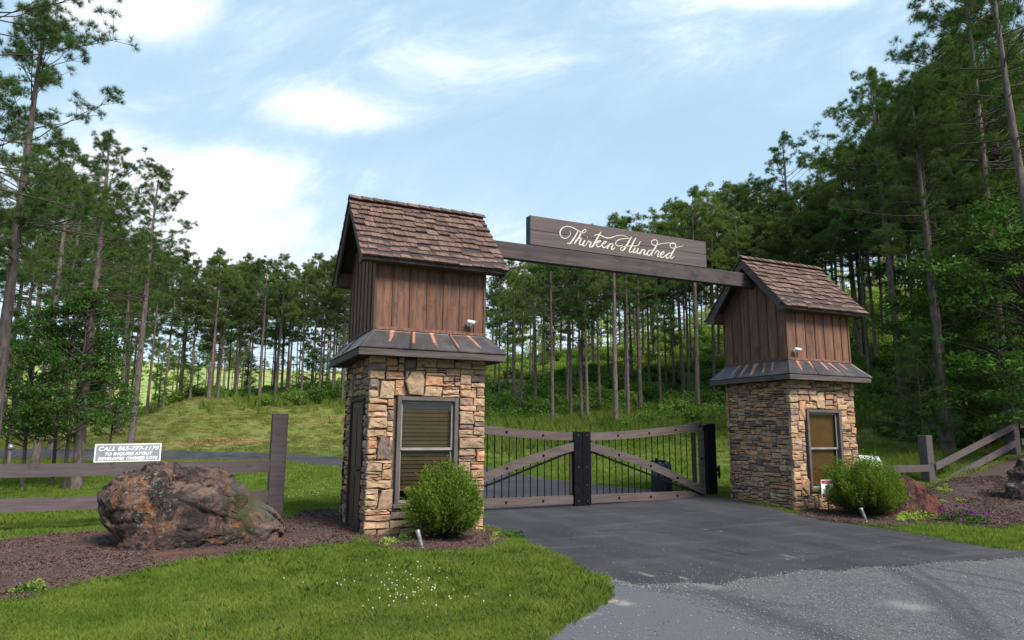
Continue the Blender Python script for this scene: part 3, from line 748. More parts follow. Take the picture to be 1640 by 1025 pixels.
def copper_panel(T, quad, seams, lo_, hi_, streak, name='copper_panel'):
    """quad: bottom-left, bottom-right, top-right, top-left of the sloping skirt side; split at the seam fractions"""
    bl, br, tr, tl = [Vector(q) for q in quad]; nrm = (br - bl).cross(tl - bl).normalized()
    if nrm.z < 0: nrm = -nrm
    cuts = [0] + list(seams) + [1]
    for a, b in zip(cuts[:-1], cuts[1:]):
        nx, nz = max(8, int(60 * (b - a))), 14; V = []; at_ = []
        for j in range(nz + 1):
            v = j / nz
            for i in range(nx + 1):
                u = a + (b - a) * i / nx
                p = (bl.lerp(br, u)).lerp(tl.lerp(tr, u), v); lip = .010 if (i in (0, nx)) else 0
                p = p + nrm * (.004 + .0015 * math.sin(u * 40 + v * 7)); V.append(tuple(p))
                sm = 0
                for (c, w_, ln, sl) in streak:
                    cc = c + sl * (1 - v); ww = w_ * (.35 + 1.0 * v)
                    if v > 1 - ln: sm = max(sm, math.exp(-((u - cc) / ww) ** 2) * min(1, (v - 1 + ln) * 5 + .25) * .9)
                at_.append(sm)
        nb = len(V); V += [tuple(Vector(q) - nrm * .010) for q in V]; at_ += at_
        F = [(j * (nx + 1) + i, j * (nx + 1) + i + 1, (j + 1) * (nx + 1) + i + 1, (j + 1) * (nx + 1) + i) for j in range(nz) for i in range(nx)]
        per = [i for i in range(nx + 1)] + [(j) * (nx + 1) + nx for j in range(1, nz + 1)] + [nz * (nx + 1) + i for i in range(nx - 1, -1, -1)] + [j * (nx + 1) for j in range(nz - 1, 0, -1)]
        F += [(per[i], per[(i + 1) % len(per)], nb + per[(i + 1) % len(per)], nb + per[i]) for i in range(len(per))]
        me = npmesh(name, V, np.array(F), M['copper']); attr(me, 'bare', at_); link(name, me, T)
    for s in seams:
        p = bl.lerp(br, s); q = tl.lerp(tr, s); MB().tube([p + nrm * .009, q + nrm * .009], .011, 5).build('seam', M['copper'], T)
    for p, q in ((bl, tl),):
        MB().tube([p + nrm * .004, q + nrm * .004], .012, 6).build('hip_seam', M['copper'], T)


ZS, ZF, ZFT, ZU, ZE, ZR = 2.735, 2.740, 2.850, 3.173, 4.221, 5.587
O_, G_, E_ = .272, .275, .271
SL = (ZR - (ZE + .105)) / (D_ / 2 + E_)        # roof slope


def roof_z(v): return ZR - abs(v - D_ / 2) * SL


def tower(loc, label, kind):
    T = tag(empty('gate_tower', loc), label, 'gate tower', 'stone and timber gate towers')
    r = np.random.default_rng(11 if kind == 'L' else 23)
    # core behind the stones
    mb = MB(); t = .055; win = (.42, 1.43, .50, 2.14)
    wall_ring(mb, 'x', t, t + .12, t, W_ - t, -.1, ZS + .1, win)
    if kind == 'L': wall_ring(mb, 'y', t, t + .12, t + .12, D_ - t, -.1, ZS + .1, (.50, 1.50, -.1, 2.12))
    else: wall_ring(mb, 'y', t, t + .12, t + .12, D_ - t, -.1, ZS + .1)
    mb.box(W_ - t - .12, W_ - t, t + .12, D_ - t, -.1, ZS + .1); mb.box(t + .12, W_ - t - .12, D_ - t - .12, D_ - t, -.1, ZS + .1)
    mb.box(t, W_ - t, t, D_ - t, ZS + .1, ZS + .13)
    mb.build('core_wall', M['mortar'], T)
    big = (.050, .043, (4, 8), [1, 2, 2, 3, 3, 4]); small = (.048, .042, (3, 9), [1, 1, 2, 2, 2, 3])
    wf = (6, 6, 4, 1.2, 3, 1.6, .7) if kind == 'L' else (7, 6, 3, 1.2, 2, 1.2, 1.0)
    wl = (3, 2, 4, 3, 3, 1, 3) if kind == 'L' else (5, 4.5, 5, 1.6, 3, .8, 1.5)
    if kind == 'L':
        sp = [([(.60, 2.17), (.84, 2.16), (.85, 2.42), (.80, 2.56), (.62, 2.54), (.54, 2.38)], 5), ([(.13, 2.10), (.36, 2.10), (.37, 2.26), (.32, 2.38), (.15, 2.37)], 5),
              ([(.12, 1.17), (.30, 1.17), (.36, 1.36), (.31, 1.50), (.17, 1.51), (.13, 1.34)], 3), ([(.16, .42), (.39, .42), (.39, .72), (.22, .71)], 2)]
    else:
        sp = [([(.74, 2.17), (.98, 2.16), (.99, 2.38), (.93, 2.52), (.78, 2.50), (.74, 2.30)], 1), ([(.22, 2.12), (.38, 1.90), (.40, 2.30), (.26, 2.32)], 4),
              ([(.18, .52), (.36, .34), (.40, .66), (.36, .70)], 0)]
    stone_face(T, 'front', W_, ZS + .05, [(.385, 1.465, .43, 2.16)], sp, big, wf, r)
    if kind == 'L': stone_face(T, 'left', D_, ZS + .05, [(.42, 1.56, -.2, 2.17)], [], (.052, .047, (3, 8), [1, 2, 2, 3]), wl, r)
    else: stone_face(T, 'left', D_, ZS + .05, [], [], small, wl, r)
    stone_face(T, 'right', D_, ZS + .05, [], [], big, wl, r, True)
    stone_face(T, 'back', W_, ZS + .05, [], [], big, wl, r, True)
    window(T, kind)
    if kind == 'L':
        d = MB(); y0, y1, z1 = .55, 1.45, 2.08
        d.bbox(.03, .075, y0, y1, .02, z1, .004)
        door = d.build('door', M['door'], T)
        for (a, b) in ((.12, .88), (1.02, 1.96)):
            p = MB()
            for s0, s1 in ((y0 + .1, y0 + .42), (y0 + .50, y1 - .1)): p.bbox(.018, .031, s0, s1, a, b, .01)
            p.build('door_panel', M['door'], door)
        MB().tube([(.03, y0 + .07, .98), (-.03, y0 + .07, .98), (-.03, y0 + .17, .98)], .011, 8).build('handle', M['blackmetal'], door)
        f = MB(); f.bbox(-.005, .13, y0 - .06, y0 - .002, 0, z1 + .04, .004).bbox(-.005, .13, y1 + .002, y1 + .06, 0, z1 + .04, .004).bbox(-.004, .13, y0 - .002, y1 + .002, z1 + .003, z1 + .04, .004)
        f.build('door_frame', M['dark_trim'], T)
    # skirt roof: fascia, soffit, copper
    a, b, c, d2 = -O_, W_ + O_, -O_, D_ + O_
    MB().bbox(a, b, c, c + .03, ZF, ZFT, .004).build('fascia', M['trim'], T)
    MB().bbox(a, a + .03, c + .031, d2 - .031, ZF, ZFT, .004).build('fascia', M['trim'], T)
    MB().bbox(b - .03, b, c + .031, d2 - .031, ZF, ZFT, .004).build('fascia', M['trim'], T)
    MB().bbox(a, b, d2 - .03, d2, ZF, ZFT, .004).build('fascia', M['trim'], T)
    MB().box(a + .031, b - .031, c + .031, d2 - .031, ZF + .012, ZF + .03).build('soffit', M['dark_trim'], T)
    q = lambda x, y, z: (x, y, z); zt = ZFT + .006; e = .012
    sidesets = {'L': ([.33, .66], [(.16, .016, .75, .03), (.34, .016, .8, .02), (.50, .018, .9, .02), (.66, .016, .85, .02), (.84, .016, .9, .02)], [.5], [(.2, .02, .3, 0), (.7, .02, .4, 0)]),
                'R': ([.34, .67], [(.13, .02, .8, .04), (.31, .018, .95, .05), (.50, .02, .7, .04), (.63, .018, .95, .04), (.80, .015, .6, .03)], [.34, .67], [(.25, .016, .8, .02), (.38, .028, 1, .03), (.52, .04, 1, .03), (.66, .022, .9, .03), (.78, .015, .8, .02)])}[kind]
    copper_panel(T, (q(a - e, c - e, zt), q(b + e, c - e, zt), q(W_, 0, ZU), q(0, 0, ZU)), sidesets[0], 0, 1, sidesets[1])
    copper_panel(T, (q(a - e, d2 + e, zt), q(a - e, c - e, zt), q(0, 0, ZU), q(0, D_, ZU)), sidesets[2], 0, 1, [(1 - s[0] if kind == 'L' else s[0],) + s[1:] for s in sidesets[3]])
    copper_panel(T, (q(b + e, c - e, zt), q(b + e, d2 + e, zt), q(W_, D_, ZU), q(W_, 0, ZU)), [.5], 0, 1, [])
    copper_panel(T, (q(b + e, d2 + e, zt), q(a - e, d2 + e, zt), q(0, D_, ZU), q(W_, D_, ZU)), [.5], 0, 1, [])
    # timber upper storey
    core = MB(); hw = .03
    pr = [(hw, ZU - .03), (D_ - hw, ZU - .03), (D_ - hw, roof_z(D_ - hw) - .12), (D_ / 2, ZR - .12), (hw, roof_z(hw) - .12)]
    core.prism(pr, 'x', hw, W_ - hw); core.build('stud_wall', M['dark_trim'], T)
    zb = ZU + .004; zt_ = ZE + .05
    cuts = [0] + [W_ * k for k in ((.158, .310, .462, .612, .764, .905) if kind == 'L' else (.15, .30, .45, .60, .75, .88))] + [W_]
    for face in ('front', 'back'):
        for s0, s1 in zip(cuts[:-1], cuts[1:]):
            y = (.006, .03) if face == 'front' else (D_ - .03, D_ - .006)
            MB().bbox(s0 + .002, s1 - .002, *y, zb, zt_, .003).build('siding_board', M['siding'], T)
        for s in cuts[1:-1]:
            y = (-.012, .006) if face == 'front' else (D_ - .006, D_ + .012)
            MB().bbox(s - .019, s + .019, *y, zb, zt_, .003).build('batten', M['batten'], T)
        for s0, s1 in ((-.014, .030), (W_ - .030, W_ + .014)):
            y = (-.016, .0055) if face == 'front' else (D_ - .0055, D_ + .016)
            MB().bbox(s0, s1, *y, zb, zt_, .003).build('corner_board', M['batten'], T)
    lc = np.linspace(0, D_, 8)
    for xf in ((.006, .03, -.012), (W_ - .03, W_ - .006, W_ + .012)):
        for s0, s1 in zip(lc[:-1], lc[1:]):
            sm = D_ / 2; top = [(s1 - .002, roof_z(s1) - .11)] + ([(sm, ZR - .11)] if s0 < sm < s1 else []) + [(s0 + .002, roof_z(s0) - .11)]
            MB().prism([(s0 + .002, zb), (s1 - .002, zb)] + top, 'x', xf[0], xf[1]).build('siding_board', M['siding'], T)
        for s in lc[1:-1]:
            lo2, hi2 = sorted((xf[2], xf[0] if xf[2] < 1 else xf[1]))
            MB().bbox(lo2, hi2, s - .019, s + .019, zb, roof_z(s) - .12, .003).build('batten', M['batten'], T)
        lo2, hi2 = sorted((xf[2] + (-.006 if xf[2] < 1 else .006), xf[0] if xf[2] < 1 else xf[1]))
        MB().bbox(lo2, hi2, .008, D_ - .008, zb, zb + .055, .003).build('base_trim', M['batten'], T)
    MB().bbox(.031, W_ - .031, -.018, .0055, zb, zb + .05, .003).build('base_trim', M['siding'], T)
    # eaves, decks, rakes
    x0, x1 = -G_, W_ + G_
    for sg in (0, 1):
        fy = (lambda v: v) if sg == 0 else (lambda v: D_ - v)
        MB().bbox(x0, x1, *sorted((fy(-E_), fy(-E_ + .03))), ZE, ZE + .10, .004).build('eave_fascia', M['trim'], T)
        bp = [(fy(-E_ + .031), ZE + .006), (fy(-.02), ZE + .006), (fy(-.02), roof_z(-.02) - .13), (fy(-E_ + .031), ZE + .055)]
        MB().prism(bp, 'x', x0 + .045, x1 - .045).build('eave_box', M['batten'], T)
        dk = [(fy(-E_ - .01), roof_z(-E_ - .01) - .045), (D_ / 2, ZR - .045), (D_ / 2, ZR - .10), (fy(-E_ - .01), roof_z(-E_ - .01) - .10 + .02)]
        dk = [(fy(-E_ - .012), ZE + .104), (D_ / 2, ZR - .042), (D_ / 2, ZR - .095), (fy(-E_ + .03), ZE + .085)]
        MB().prism(dk, 'x', x0 + .004, x1 - .004).build('roof_deck', M['dark_trim'], T)
        for xr in ((x0 - .004, x0 + .032), (x1 - .032, x1 + .004)):
            rk = [(fy(-E_ - .004), ZE + .090), (D_ / 2, ZR - .050), (D_ / 2, ZR - .235), (fy(-.02), roof_z(-.02) - .26), (fy(-.02), ZE - .028), (fy(-E_ - .004), ZE - .004)]
            MB().prism(rk, 'x', *xr).build('rake_board', M['trim'], T)
    # shingles
    n = 10; Ls = math.hypot(D_ / 2 + E_ + .03, (D_ / 2 + E_ + .03) * SL); ex = Ls / n; ang = math.atan(SL)
    for side in (0, 1):
        joined = MB() if side else None
        for k in range(n):
            x = x0 - .03 - r.uniform(0, .10); first = True
            while x < x1 + .03 - .03:
                w_ = r.uniform(.11, .24); xa = max(x, x0 - .035) ; xb = min(x + w_, x1 + .035)
                if x1 + .035 - xb < .06: xb = x1 + .035
                x = xb if xb >= x1 else x + w_
                if xb - xa < .03: continue
                s0 = k * ex + (r.uniform(-.042, .034) if k else r.uniform(-.012, .006)); L = ex + .07; th = .024 + r.uniform(-.006, .008)
                # in slope coordinates: s up the slope, n normal to it
                lift = r.uniform(.002, .009)
                def S2(s, nn, xx):
                    v = -E_ - .03 + s * math.cos(ang) - nn * math.sin(ang); z = roof_z(-E_ - .03) - .040 + s * math.sin(ang) + nn * math.cos(ang)
                    if side: v = D_ - v
                    return (xx, v, z)
                s1_ = min(s0 + L, Ls - .005); g = .0025; sk = r.normal(0, .004)
                pts = [S2(s0 + sk, .020 + lift, xa + g), S2(s0 - sk, .020 + lift, xb - g), S2(s1_, .004, xb - g), S2(s1_, .004, xa + g),
                       S2(s0 + sk, .020 + lift + th, xa + g), S2(s0 - sk, .020 + lift + th + r.normal(0, .002), xb - g), S2(s1_, .004 + .006, xb - g), S2(s1_, .004 + .006, xa + g)]
                fs = [(0, 3, 2, 1), (4, 5, 6, 7), (0, 1, 5, 4), (1, 2, 6, 5), (2, 3, 7, 6), (3, 0, 4, 7)]
                if side: joined.poly(pts, fs)
                else: MB().poly(pts, fs).build('shingle', M['shingle'], T)
        if side: tag(joined.build('shingle_slope', M['shingle'], T), kind='stuff')
    k = 12
    for i in range(k):
        xa = x0 - .03 + (x1 - x0 + .06) * i / k; xb = xa + (x1 - x0 + .06) / k + .05
        m = MB()
        for sg in (-1, 1):
            Mx = Matrix.Translation((0, D_ / 2, ZR + .025)) @ Matrix.Rotation(-sg * ang * .92, 4, 'X')
            y0_, y1_ = sorted((sg * -.004, sg * .105)); l = .022
            p = [(xa, y0_, l), (xb, y0_, l - .018), (xb, y1_, l - .018), (xa, y1_, l), (xa, y0_, l + .016), (xb, y0_, l - .004), (xb, y1_, l - .004), (xa, y1_, l + .016)]
            m.poly([tuple(Mx @ Vector(v)) for v in p], [(0, 3, 2, 1), (4, 5, 6, 7), (0, 1, 5, 4), (1, 2, 6, 5), (2, 3, 7, 6), (3, 0, 4, 7)])
        m.build('ridge_cap', M['shingle'], T)
    return T


TL = tower((0, 0, 0), 'nearer stone and timber gate tower with brown side door and window with blinds', 'L')
TR = tower((8.886, .12, -.028), 'farther stone and timber gate tower with brown shaded window, right of the driveway', 'R')


def bullet_camera(loc, label, yaw):
    T = tag(empty('security_camera', loc, yaw), label, 'security camera', 'white security cameras on the towers')
    MB().tube([(0, .0, 0), (0, -.018, 0)], .04, 16).build('mount', M['white'], T, True)
    MB().tube([(0, -.015, 0), (.0, -.05, -.005), (.01, -.07, .01)], .013, 8).build('arm', M['white'], T, True)
    b = MB(); b.tube([(-.05, -.075, .035), (-.045, -.078, .034), (.07, -.11, .015), (.075, -.112, .014)], [.026, .034, .036, .030], 16)
    b.build('housing', M['white'], T, True)
    MB().tube([(.0745, -.111, .0142), (.080, -.113, .0135)], .026, 16).build('lens', M['black'], T, True)
    v = MB(); v.box(-.05, .10, -.034, .034, .034, .038, Matrix.Translation((0, -.08, .01)) @ Matrix.Rotation(R(-16), 4, 'Z') @ Matrix.Rotation(R(9), 4, 'Y')); v.build('visor', M['white'], T)


bullet_camera((1.58, -.012, 3.36), 'small white security camera on the timber front of the nearer tower', 0)
bullet_camera((9.07, .105, 3.34), 'small white security camera at the timber corner of the farther tower', R(-10))


def floodlight(loc, label, d):
    T = tag(empty('spotlight', loc), label, 'spotlight', 'tube spotlights under the gables')
    d = Vector(d).normalized()
    MB().tube([(0, 0, 0), d * .05], .012, 8).build('bracket', M['blackmetal'], T)
    MB().tube([d * .04, d * .06, d * .24, d * .25], [.02, .032, .034, .03], 14).build('lamp_body', M['steel'], T, True)
    MB().tube([d * .2505, d * .252], .027, 14).build('lens', M['glass'], T)


floodlight((W_ + G_ + .01, -.18, 4.33), 'grey tube spotlight beside the right eave of the nearer tower', (.9, -.5, .22))
floodlight((8.886 - G_ - .014, .0, 4.30), 'dark tube spotlight on the left rake of the farther tower', (-.5, -.75, .25))

# ------------------------------------------------------------------ beam and name board
YB = .95
B = tag(empty('overhead_beam', (0, 0, 0)), 'long dark timber beam spanning between the two gate towers', 'beam')
bx0, bx1 = 1.90, 8.868
def beam_piece(z0, z1, y0, y1):
    m = MB(); m.bbox(bx0, bx1, y0, y1, z0, z1, .012); return m.build('beam_timber', M['beam'], B)
beam_piece(4.850, 5.172, YB, YB + .14)
S = tag(empty('name_board', (3.2, YB, 5.172)), 'dark name board with pale script lettering standing on the overhead beam', 'sign')
for z0, z1 in ((.005, .298), (.302, .592)):
    MB().bbox(0, 4.30, -.004, .045, z0, z1, .006).build('board', M['signwood'], S)
MB().bbox(-.014, -.001, -.002, .17, .003, .594, .003).build('end_board', M['sign_edge'], S)
MB().bbox(4.301, 4.314, -.002, .17, .003, .594, .003).build('end_board', M['sign_edge'], S)
MB().bbox(.02, 4.28, .12, .165, .005, .588, .006).build('back_board', M['signwood'], S)
# script lettering traced as pen strokes; numbers are a 7.13x enlargement of the board, turned into metres on its face
def sp(p): 
    x, y = 880 + p[0] / 7.13, 350 + p[1] / 7.13
    d = ray(x, y); t = (YB - CAM[1]) / d[1]; q = CAM + d * t; return np.array([q[0] - 3.2, q[2] - 5.172])
ST = [
 ([(235, 145), (240, 178), (215, 212), (175, 228), (135, 208), (118, 165), (137, 118), (180, 93), (232, 94), (285, 115), (335, 145), (372, 163), (400, 160), (415, 138), (408, 124), (390, 132), (360, 165), (340, 205), (312, 245), (280, 287)], [4, 5, 6, 7, 8, 12, 10, 8, 8, 9, 9, 8, 6, 6, 6, 8, 13, 15, 15, 12], 0),
 ([(322, 148), (292, 205), (260, 252), (232, 284), (202, 283)], [8, 15, 17, 13, 7], 0),
 ([(284, 282), (318, 238), (345, 223), (360, 232), (347, 262), (338, 288), (350, 302), (372, 292)], [7, 7, 8, 12, 15, 13, 8, 6], 0),
 ([(374, 292), (402, 252)], [6, 6], 0), ([(404, 250), (380, 290), (384, 314), (412, 305)], [13, 15, 9, 6], 0), ([(428, 210), (432, 214)], [15, 15], 0),
 ([(412, 305), (440, 264), (452, 260), (468, 274), (480, 272), (462, 300), (454, 322), (466, 330)], [6, 8, 12, 9, 8, 15, 13, 8], 0),
 ([(592, 152), (578, 165), (566, 190), (530, 250), (497, 308), (478, 325), (460, 322)], [7, 9, 14, 17, 16, 12, 7], 0),
 ([(508, 193), (545, 186), (580, 193), (630, 216), (680, 224), (735, 207), (790, 194), (840, 194), (892, 214)], [5, 8, 9, 9, 9, 7, 6, 6, 5], 0),
 ([(526, 292), (562, 276), (582, 258), (570, 250), (545, 268), (532, 298), (548, 322), (575, 318), (600, 296)], [6, 6, 8, 8, 13, 15, 12, 8, 6], 0),
 ([(600, 296), (630, 285), (648, 268), (636, 260), (612, 278), (600, 308), (614, 332), (642, 326), (664, 306)], [6, 6, 8, 8, 13, 15, 12, 8, 6], 0),
 ([(690, 284), (672, 314), (654, 346)], [12, 14, 11], 0), ([(662, 330), (695, 293), (716, 291), (722, 306), (706, 336), (712, 354), (738, 340), (748, 324)], [6, 7, 9, 13, 15, 10, 7, 5], 0),
 ([(912, 228), (860, 230), (802, 238), (762, 262), (752, 292), (776, 314), (812, 312), (832, 302)], [5, 6, 7, 8, 9, 8, 6, 5], 0),
 ([(936, 208), (908, 258), (876, 312), (850, 352), (828, 368), (810, 356), (816, 334), (862, 318), (940, 314), (994, 312), (1022, 292), (1030, 268), (1046, 262)], [7, 14, 17, 15, 10, 7, 6, 6, 7, 7, 7, 6, 5], 0),
 ([(986, 222), (958, 268), (932, 322), (908, 372), (922, 388), (948, 374), (972, 344)], [8, 15, 17, 14, 9, 6, 6], 0),
 ([(978, 334), (958, 366), (958, 390), (984, 384), (1010, 350)], [12, 15, 11, 7, 6], 0), ([(1014, 342), (996, 378), (1004, 400), (1030, 388)], [13, 15, 10, 6], 0),
 ([(1056, 352), (1040, 384), (1026, 410)], [12, 15, 11], 0), ([(1036, 392), (1062, 360), (1082, 356), (1088, 370), (1074, 398), (1084, 414), (1112, 398)], [6, 7, 9, 13, 15, 10, 6], 0),
 ([(1172, 364), (1146, 362), (1120, 386), (1114, 412), (1134, 422), (1162, 396), (1184, 362)], [6, 8, 13, 14, 10, 6, 5], 0),
 ([(1168, 430), (1162, 404), (1186, 364), (1212, 322), (1228, 284), (1226, 256), (1204, 244), (1174, 250), (1160, 272), (1172, 298), (1204, 306), (1236, 298), (1290, 286), (1350, 280), (1402, 286), (1434, 296)], [8, 12, 15, 15, 11, 8, 8, 9, 9, 8, 6, 6, 6, 6, 6, 6], 0),
 ([(1196, 408), (1222, 372), (1236, 372), (1250, 384), (1238, 408), (1230, 432), (1246, 440)], [6, 9, 12, 8, 14, 13, 7], 0),
 ([(1248, 432), (1284, 414), (1306, 392), (1298, 378), (1276, 394), (1262, 422), (1274, 444), (1302, 438), (1328, 416)], [6, 6, 8, 8, 13, 15, 11, 7, 6], 0),
 ([(1392, 396), (1366, 396), (1336, 418), (1328, 442), (1346, 454), (1374, 430), (1398, 396)], [6, 8, 13, 14, 10, 6, 5], 0),
 ([(1420, 432), (1396, 456), (1380, 444), (1394, 404), (1418, 360), (1436, 318), (1434, 292), (1412, 280), (1384, 288), (1374, 312), (1390, 336), (1424, 336), (1470, 324), (1526, 314)], [5, 8, 12, 15, 16, 12, 9, 8, 8, 8, 7, 6, 6, 4], 0)]
lt = MB(); k_ = 0
for pts, wd, _ in ST:
    P_ = np.array([sp(p) for p in pts]); n = len(P_)
    sm = smooth_poly(P_, 6, closed=False) if n > 2 else P_
    ws = np.interp(np.linspace(0, n - 1, len(sm)), np.arange(n), np.array(wd, float)) * .00098
    tg = np.gradient(sm, axis=0); tg /= np.hypot(tg[:, 0], tg[:, 1])[:, None] + 1e-9; nn = np.stack([-tg[:, 1], tg[:, 0]], -1)
    k_ += 1; yf = -.0075 - .00012 * k_
    a = sm + nn * ws[:, None]; b = sm - nn * ws[:, None]; m = len(sm)
    V = [(q[0], yf, q[1]) for q in a] + [(q[0], yf, q[1]) for q in b] + [(q[0], -.003, q[1]) for q in a] + [(q[0], -.003, q[1]) for q in b]
    fs = []
    for i in range(m - 1):
        fs += [(i, i + 1, m + i + 1, m + i), (i, 2 * m + i, 2 * m + i + 1, i + 1), (m + i, m + i + 1, 3 * m + i + 1, 3 * m + i)]
    lt.poly(V, fs)
tag(lt.build('lettering', M['letter'], S), label='pale cream script reading Thirteen Hundred')

# ------------------------------------------------------------------ the double gate
YG = 2.66
GC = 5.285


def leaf(sgn, label):
    T = tag(empty('gate_leaf', (GC, YG, 0)), label, 'gate', 'two leaves of the driveway gate')
    X = lambda a: sgn * a
    top = lambda a: 1.600 + .275 * ((a - .2) / 3.2) ** 1.7
    L = 3.36; xs = np.linspace(.215, L, 15)
    def strip(ztop, zbot, y0, y1, name, xs=xs):
        V = []; F = []
        for x in xs:
            for (z, y) in ((zbot(x), y0), (ztop(x), y0), (ztop(x), y1), (zbot(x), y1)): V.append((X(x), y, z))
        for i in range(len(xs) - 1):
            for k in range(4): F.append((i * 4 + k, i * 4 + (k + 1) % 4, (i + 1) * 4 + (k + 1) % 4, (i + 1) * 4 + k))
        n = (len(xs) - 1) * 4; F += [(0, 1, 2, 3), (n + 3, n + 2, n + 1, n)]
        return MB().poly(V, F).build(name, M['gatewood'], T)
    strip(top, lambda a: top(a) - .175, -.035, .035, 'top_rail')
    strip(lambda a: .262, lambda a: .085, -.035, .035, 'bottom_rail', xs[[0, -1]])
    bt = lambda a: 1.365 - (a - .215) / (L - .215) * 1.06 + .10 * math.sin(math.pi * (a - .215) / (L - .215))
    strip(lambda a: bt(a) + .02, lambda a: bt(a) - .165, -.062, -.037, 'diagonal_brace')
    MB().bbox(*sorted((X(L - .17), X(L))), -.064, -.0365, .264, top(L - .09) - .178, .005).build('end_stile', M['gatewood'], T)
    MB().bbox(*sorted((X(L - .30), X(L - .19))), .0, .05, .264, 1.62, .005).build('inner_stile', M['dark_trim'], T)
    MB().bbox(*sorted((X(.215), X(.27))), .0, .05, .264, 1.43, .005).build('inner_stile', M['dark_trim'], T)
    # steel bars
    proto = None
    for k in range(17):
        a = .40 + k * .1655
        if a > L - .33: break
        MB().tube([(X(a), .0, .255), (X(a), .0, top(a) - .168)], .0115, 6).build('bar', M['blackmetal'], T)
    # steel channel under the brace and the rail
    ch = MB(); q = xs[[0, -1]]
    ch.poly([(X(q[0]), -.036, bt(q[0]) - .19), (X(q[1]), -.036, bt(q[1]) - .19), (X(q[1]), -.036, bt(q[1]) - .15), (X(q[0]), -.036, bt(q[0]) - .15),
             (X(q[0]), .012, bt(q[0]) - .19), (X(q[1]), .012, bt(q[1]) - .19), (X(q[1]), .012, bt(q[1]) - .15), (X(q[0]), .012, bt(q[0]) - .15)],
            [(0, 1, 2, 3), (4, 5, 6, 7), (0, 1, 5, 4), (2, 3, 7, 6), (0, 3, 7, 4), (1, 2, 6, 5)]).build('steel_channel', M['blackmetal'], T)
    for a, z, y in [(s, top(s) - .09, -.037) for s in (.95, 1.8, 2.55)] + [(L - .085, top(L - .085) - .09, -.037)] + [(s, .172, -.037) for s in (.95, 1.8, 2.55)] + [(L - .085, .172, -.037), (L - .085, 1.0, -.066)] + [(s, bt(s) - .075, -.064) for s in (.95, 1.8, 2.55)]:
        MB().bbox(X(a) - .024, X(a) + .024, y - .010, y, z - .024, z + .024, .004).build('bolt', M['blackmetal'], T)
    # black meeting post half
    MB().bbox(*sorted((X(.0015), X(.210))), -.075, .05, .045, 1.615, .006).build('meeting_post', M['blackmetal'], T)
    for z in (1.54, .86, .14) + ((.47,) if sgn > 0 else ()):
        MB().tube([(X(.11), -.076, z), (X(.11), -.084, z)], .016, 8).build('bolt', M['navy'], T)
    return T


leaf(-1, 'left leaf of the timber and steel gate, behind the nearer tower')
leaf(1, 'right leaf of the timber and steel gate, ending at the black hinge post')
for sg, lb in ((1, 'black steel hinge post at the right end of the gate'), (-1, 'black steel hinge post hidden behind the nearer tower at the left end of the gate')):
    T = tag(empty('hinge_post', (GC + sg * 3.56, YG, 0)), lb, 'post', 'hinge posts of the gate')
    MB().bbox(-.13, .02, -.10, .10, -.03, 1.80, .008).build('post_tube', M['blackmetal'], T)
    MB().bbox(.022, .15, -.08, .10, -.03, 1.83, .008).build('post_tube', M['blackmetal'], T)
    MB().bbox(-.2, .2, -.2, .2, .008, .03, .004).build('base_plate', M['blackmetal'], T)
    MB().bbox(.151, .29, -.04, .0, .60, .65, .004).bbox(.20, .25, -.06, .0, .69, .80, .004).bbox(.235, .27, -.05, -.01, .53, .84, .004).build('latch_bracket', M['blackmetal'], T)
    if sg < 0: T.rotation_euler = (0, 0, math.pi)
T = tag(empty('gate_opener', (8.35, 3.9, 0)), 'dark blue gate opener drum with black arm behind the right gate leaf', 'gate opener')
MB().tube([(0, 0, .0), (0, 0, .06)], .30, 20).build('base', M['steel'], T)
MB().tube([(0, 0, .06), (0, 0, .07), (0, 0, .80), (0, 0, .88), (0, 0, .90)], [.2, .27, .25, .2, .05], 24).build('housing', M['navy'], T, True)
MB().tube([(.05, -.1, .90), (-.55, -.55, .93)], .022, 8).tube([(-.55, -.55, .93), (-1.25, -1.02, .93)], .018, 8).build('arm', M['blackmetal'], T)
MB().tube([(-.55, -.55, .88), (-.55, -.55, .99)], .035, 10).build('joint', M['blackmetal'], T)

# ------------------------------------------------------------------ fences
def rail_between(a, b, h, th=.045, name='rail', parent=None):
    a = Vector(a); b = Vector(b); d = b - a; L = math.hypot(d.x, d.y); n = 10; V = []; F = []
    nx, ny = -d.y / L, d.x / L
    for i in range(n + 1):
        p = a.lerp(b, i / n); p.z += -.006 * math.sin(math.pi * i / n)
        for s, z in ((-1, 0), (-1, h), (1, h), (1, 0)): V.append((p.x + s * nx * th / 2, p.y + s * ny * th / 2, p.z + z))
    for i in range(n):
        for k in range(4): F.append((i * 4 + k, i * 4 + (k + 1) % 4, (i + 1) * 4 + (k + 1) % 4, (i + 1) * 4 + k))
    F += [(0, 1, 2, 3), (n * 4 + 3, n * 4 + 2, n * 4 + 1, n * 4)]
    return MB().poly(V, F).build(name, M['fence'], parent)


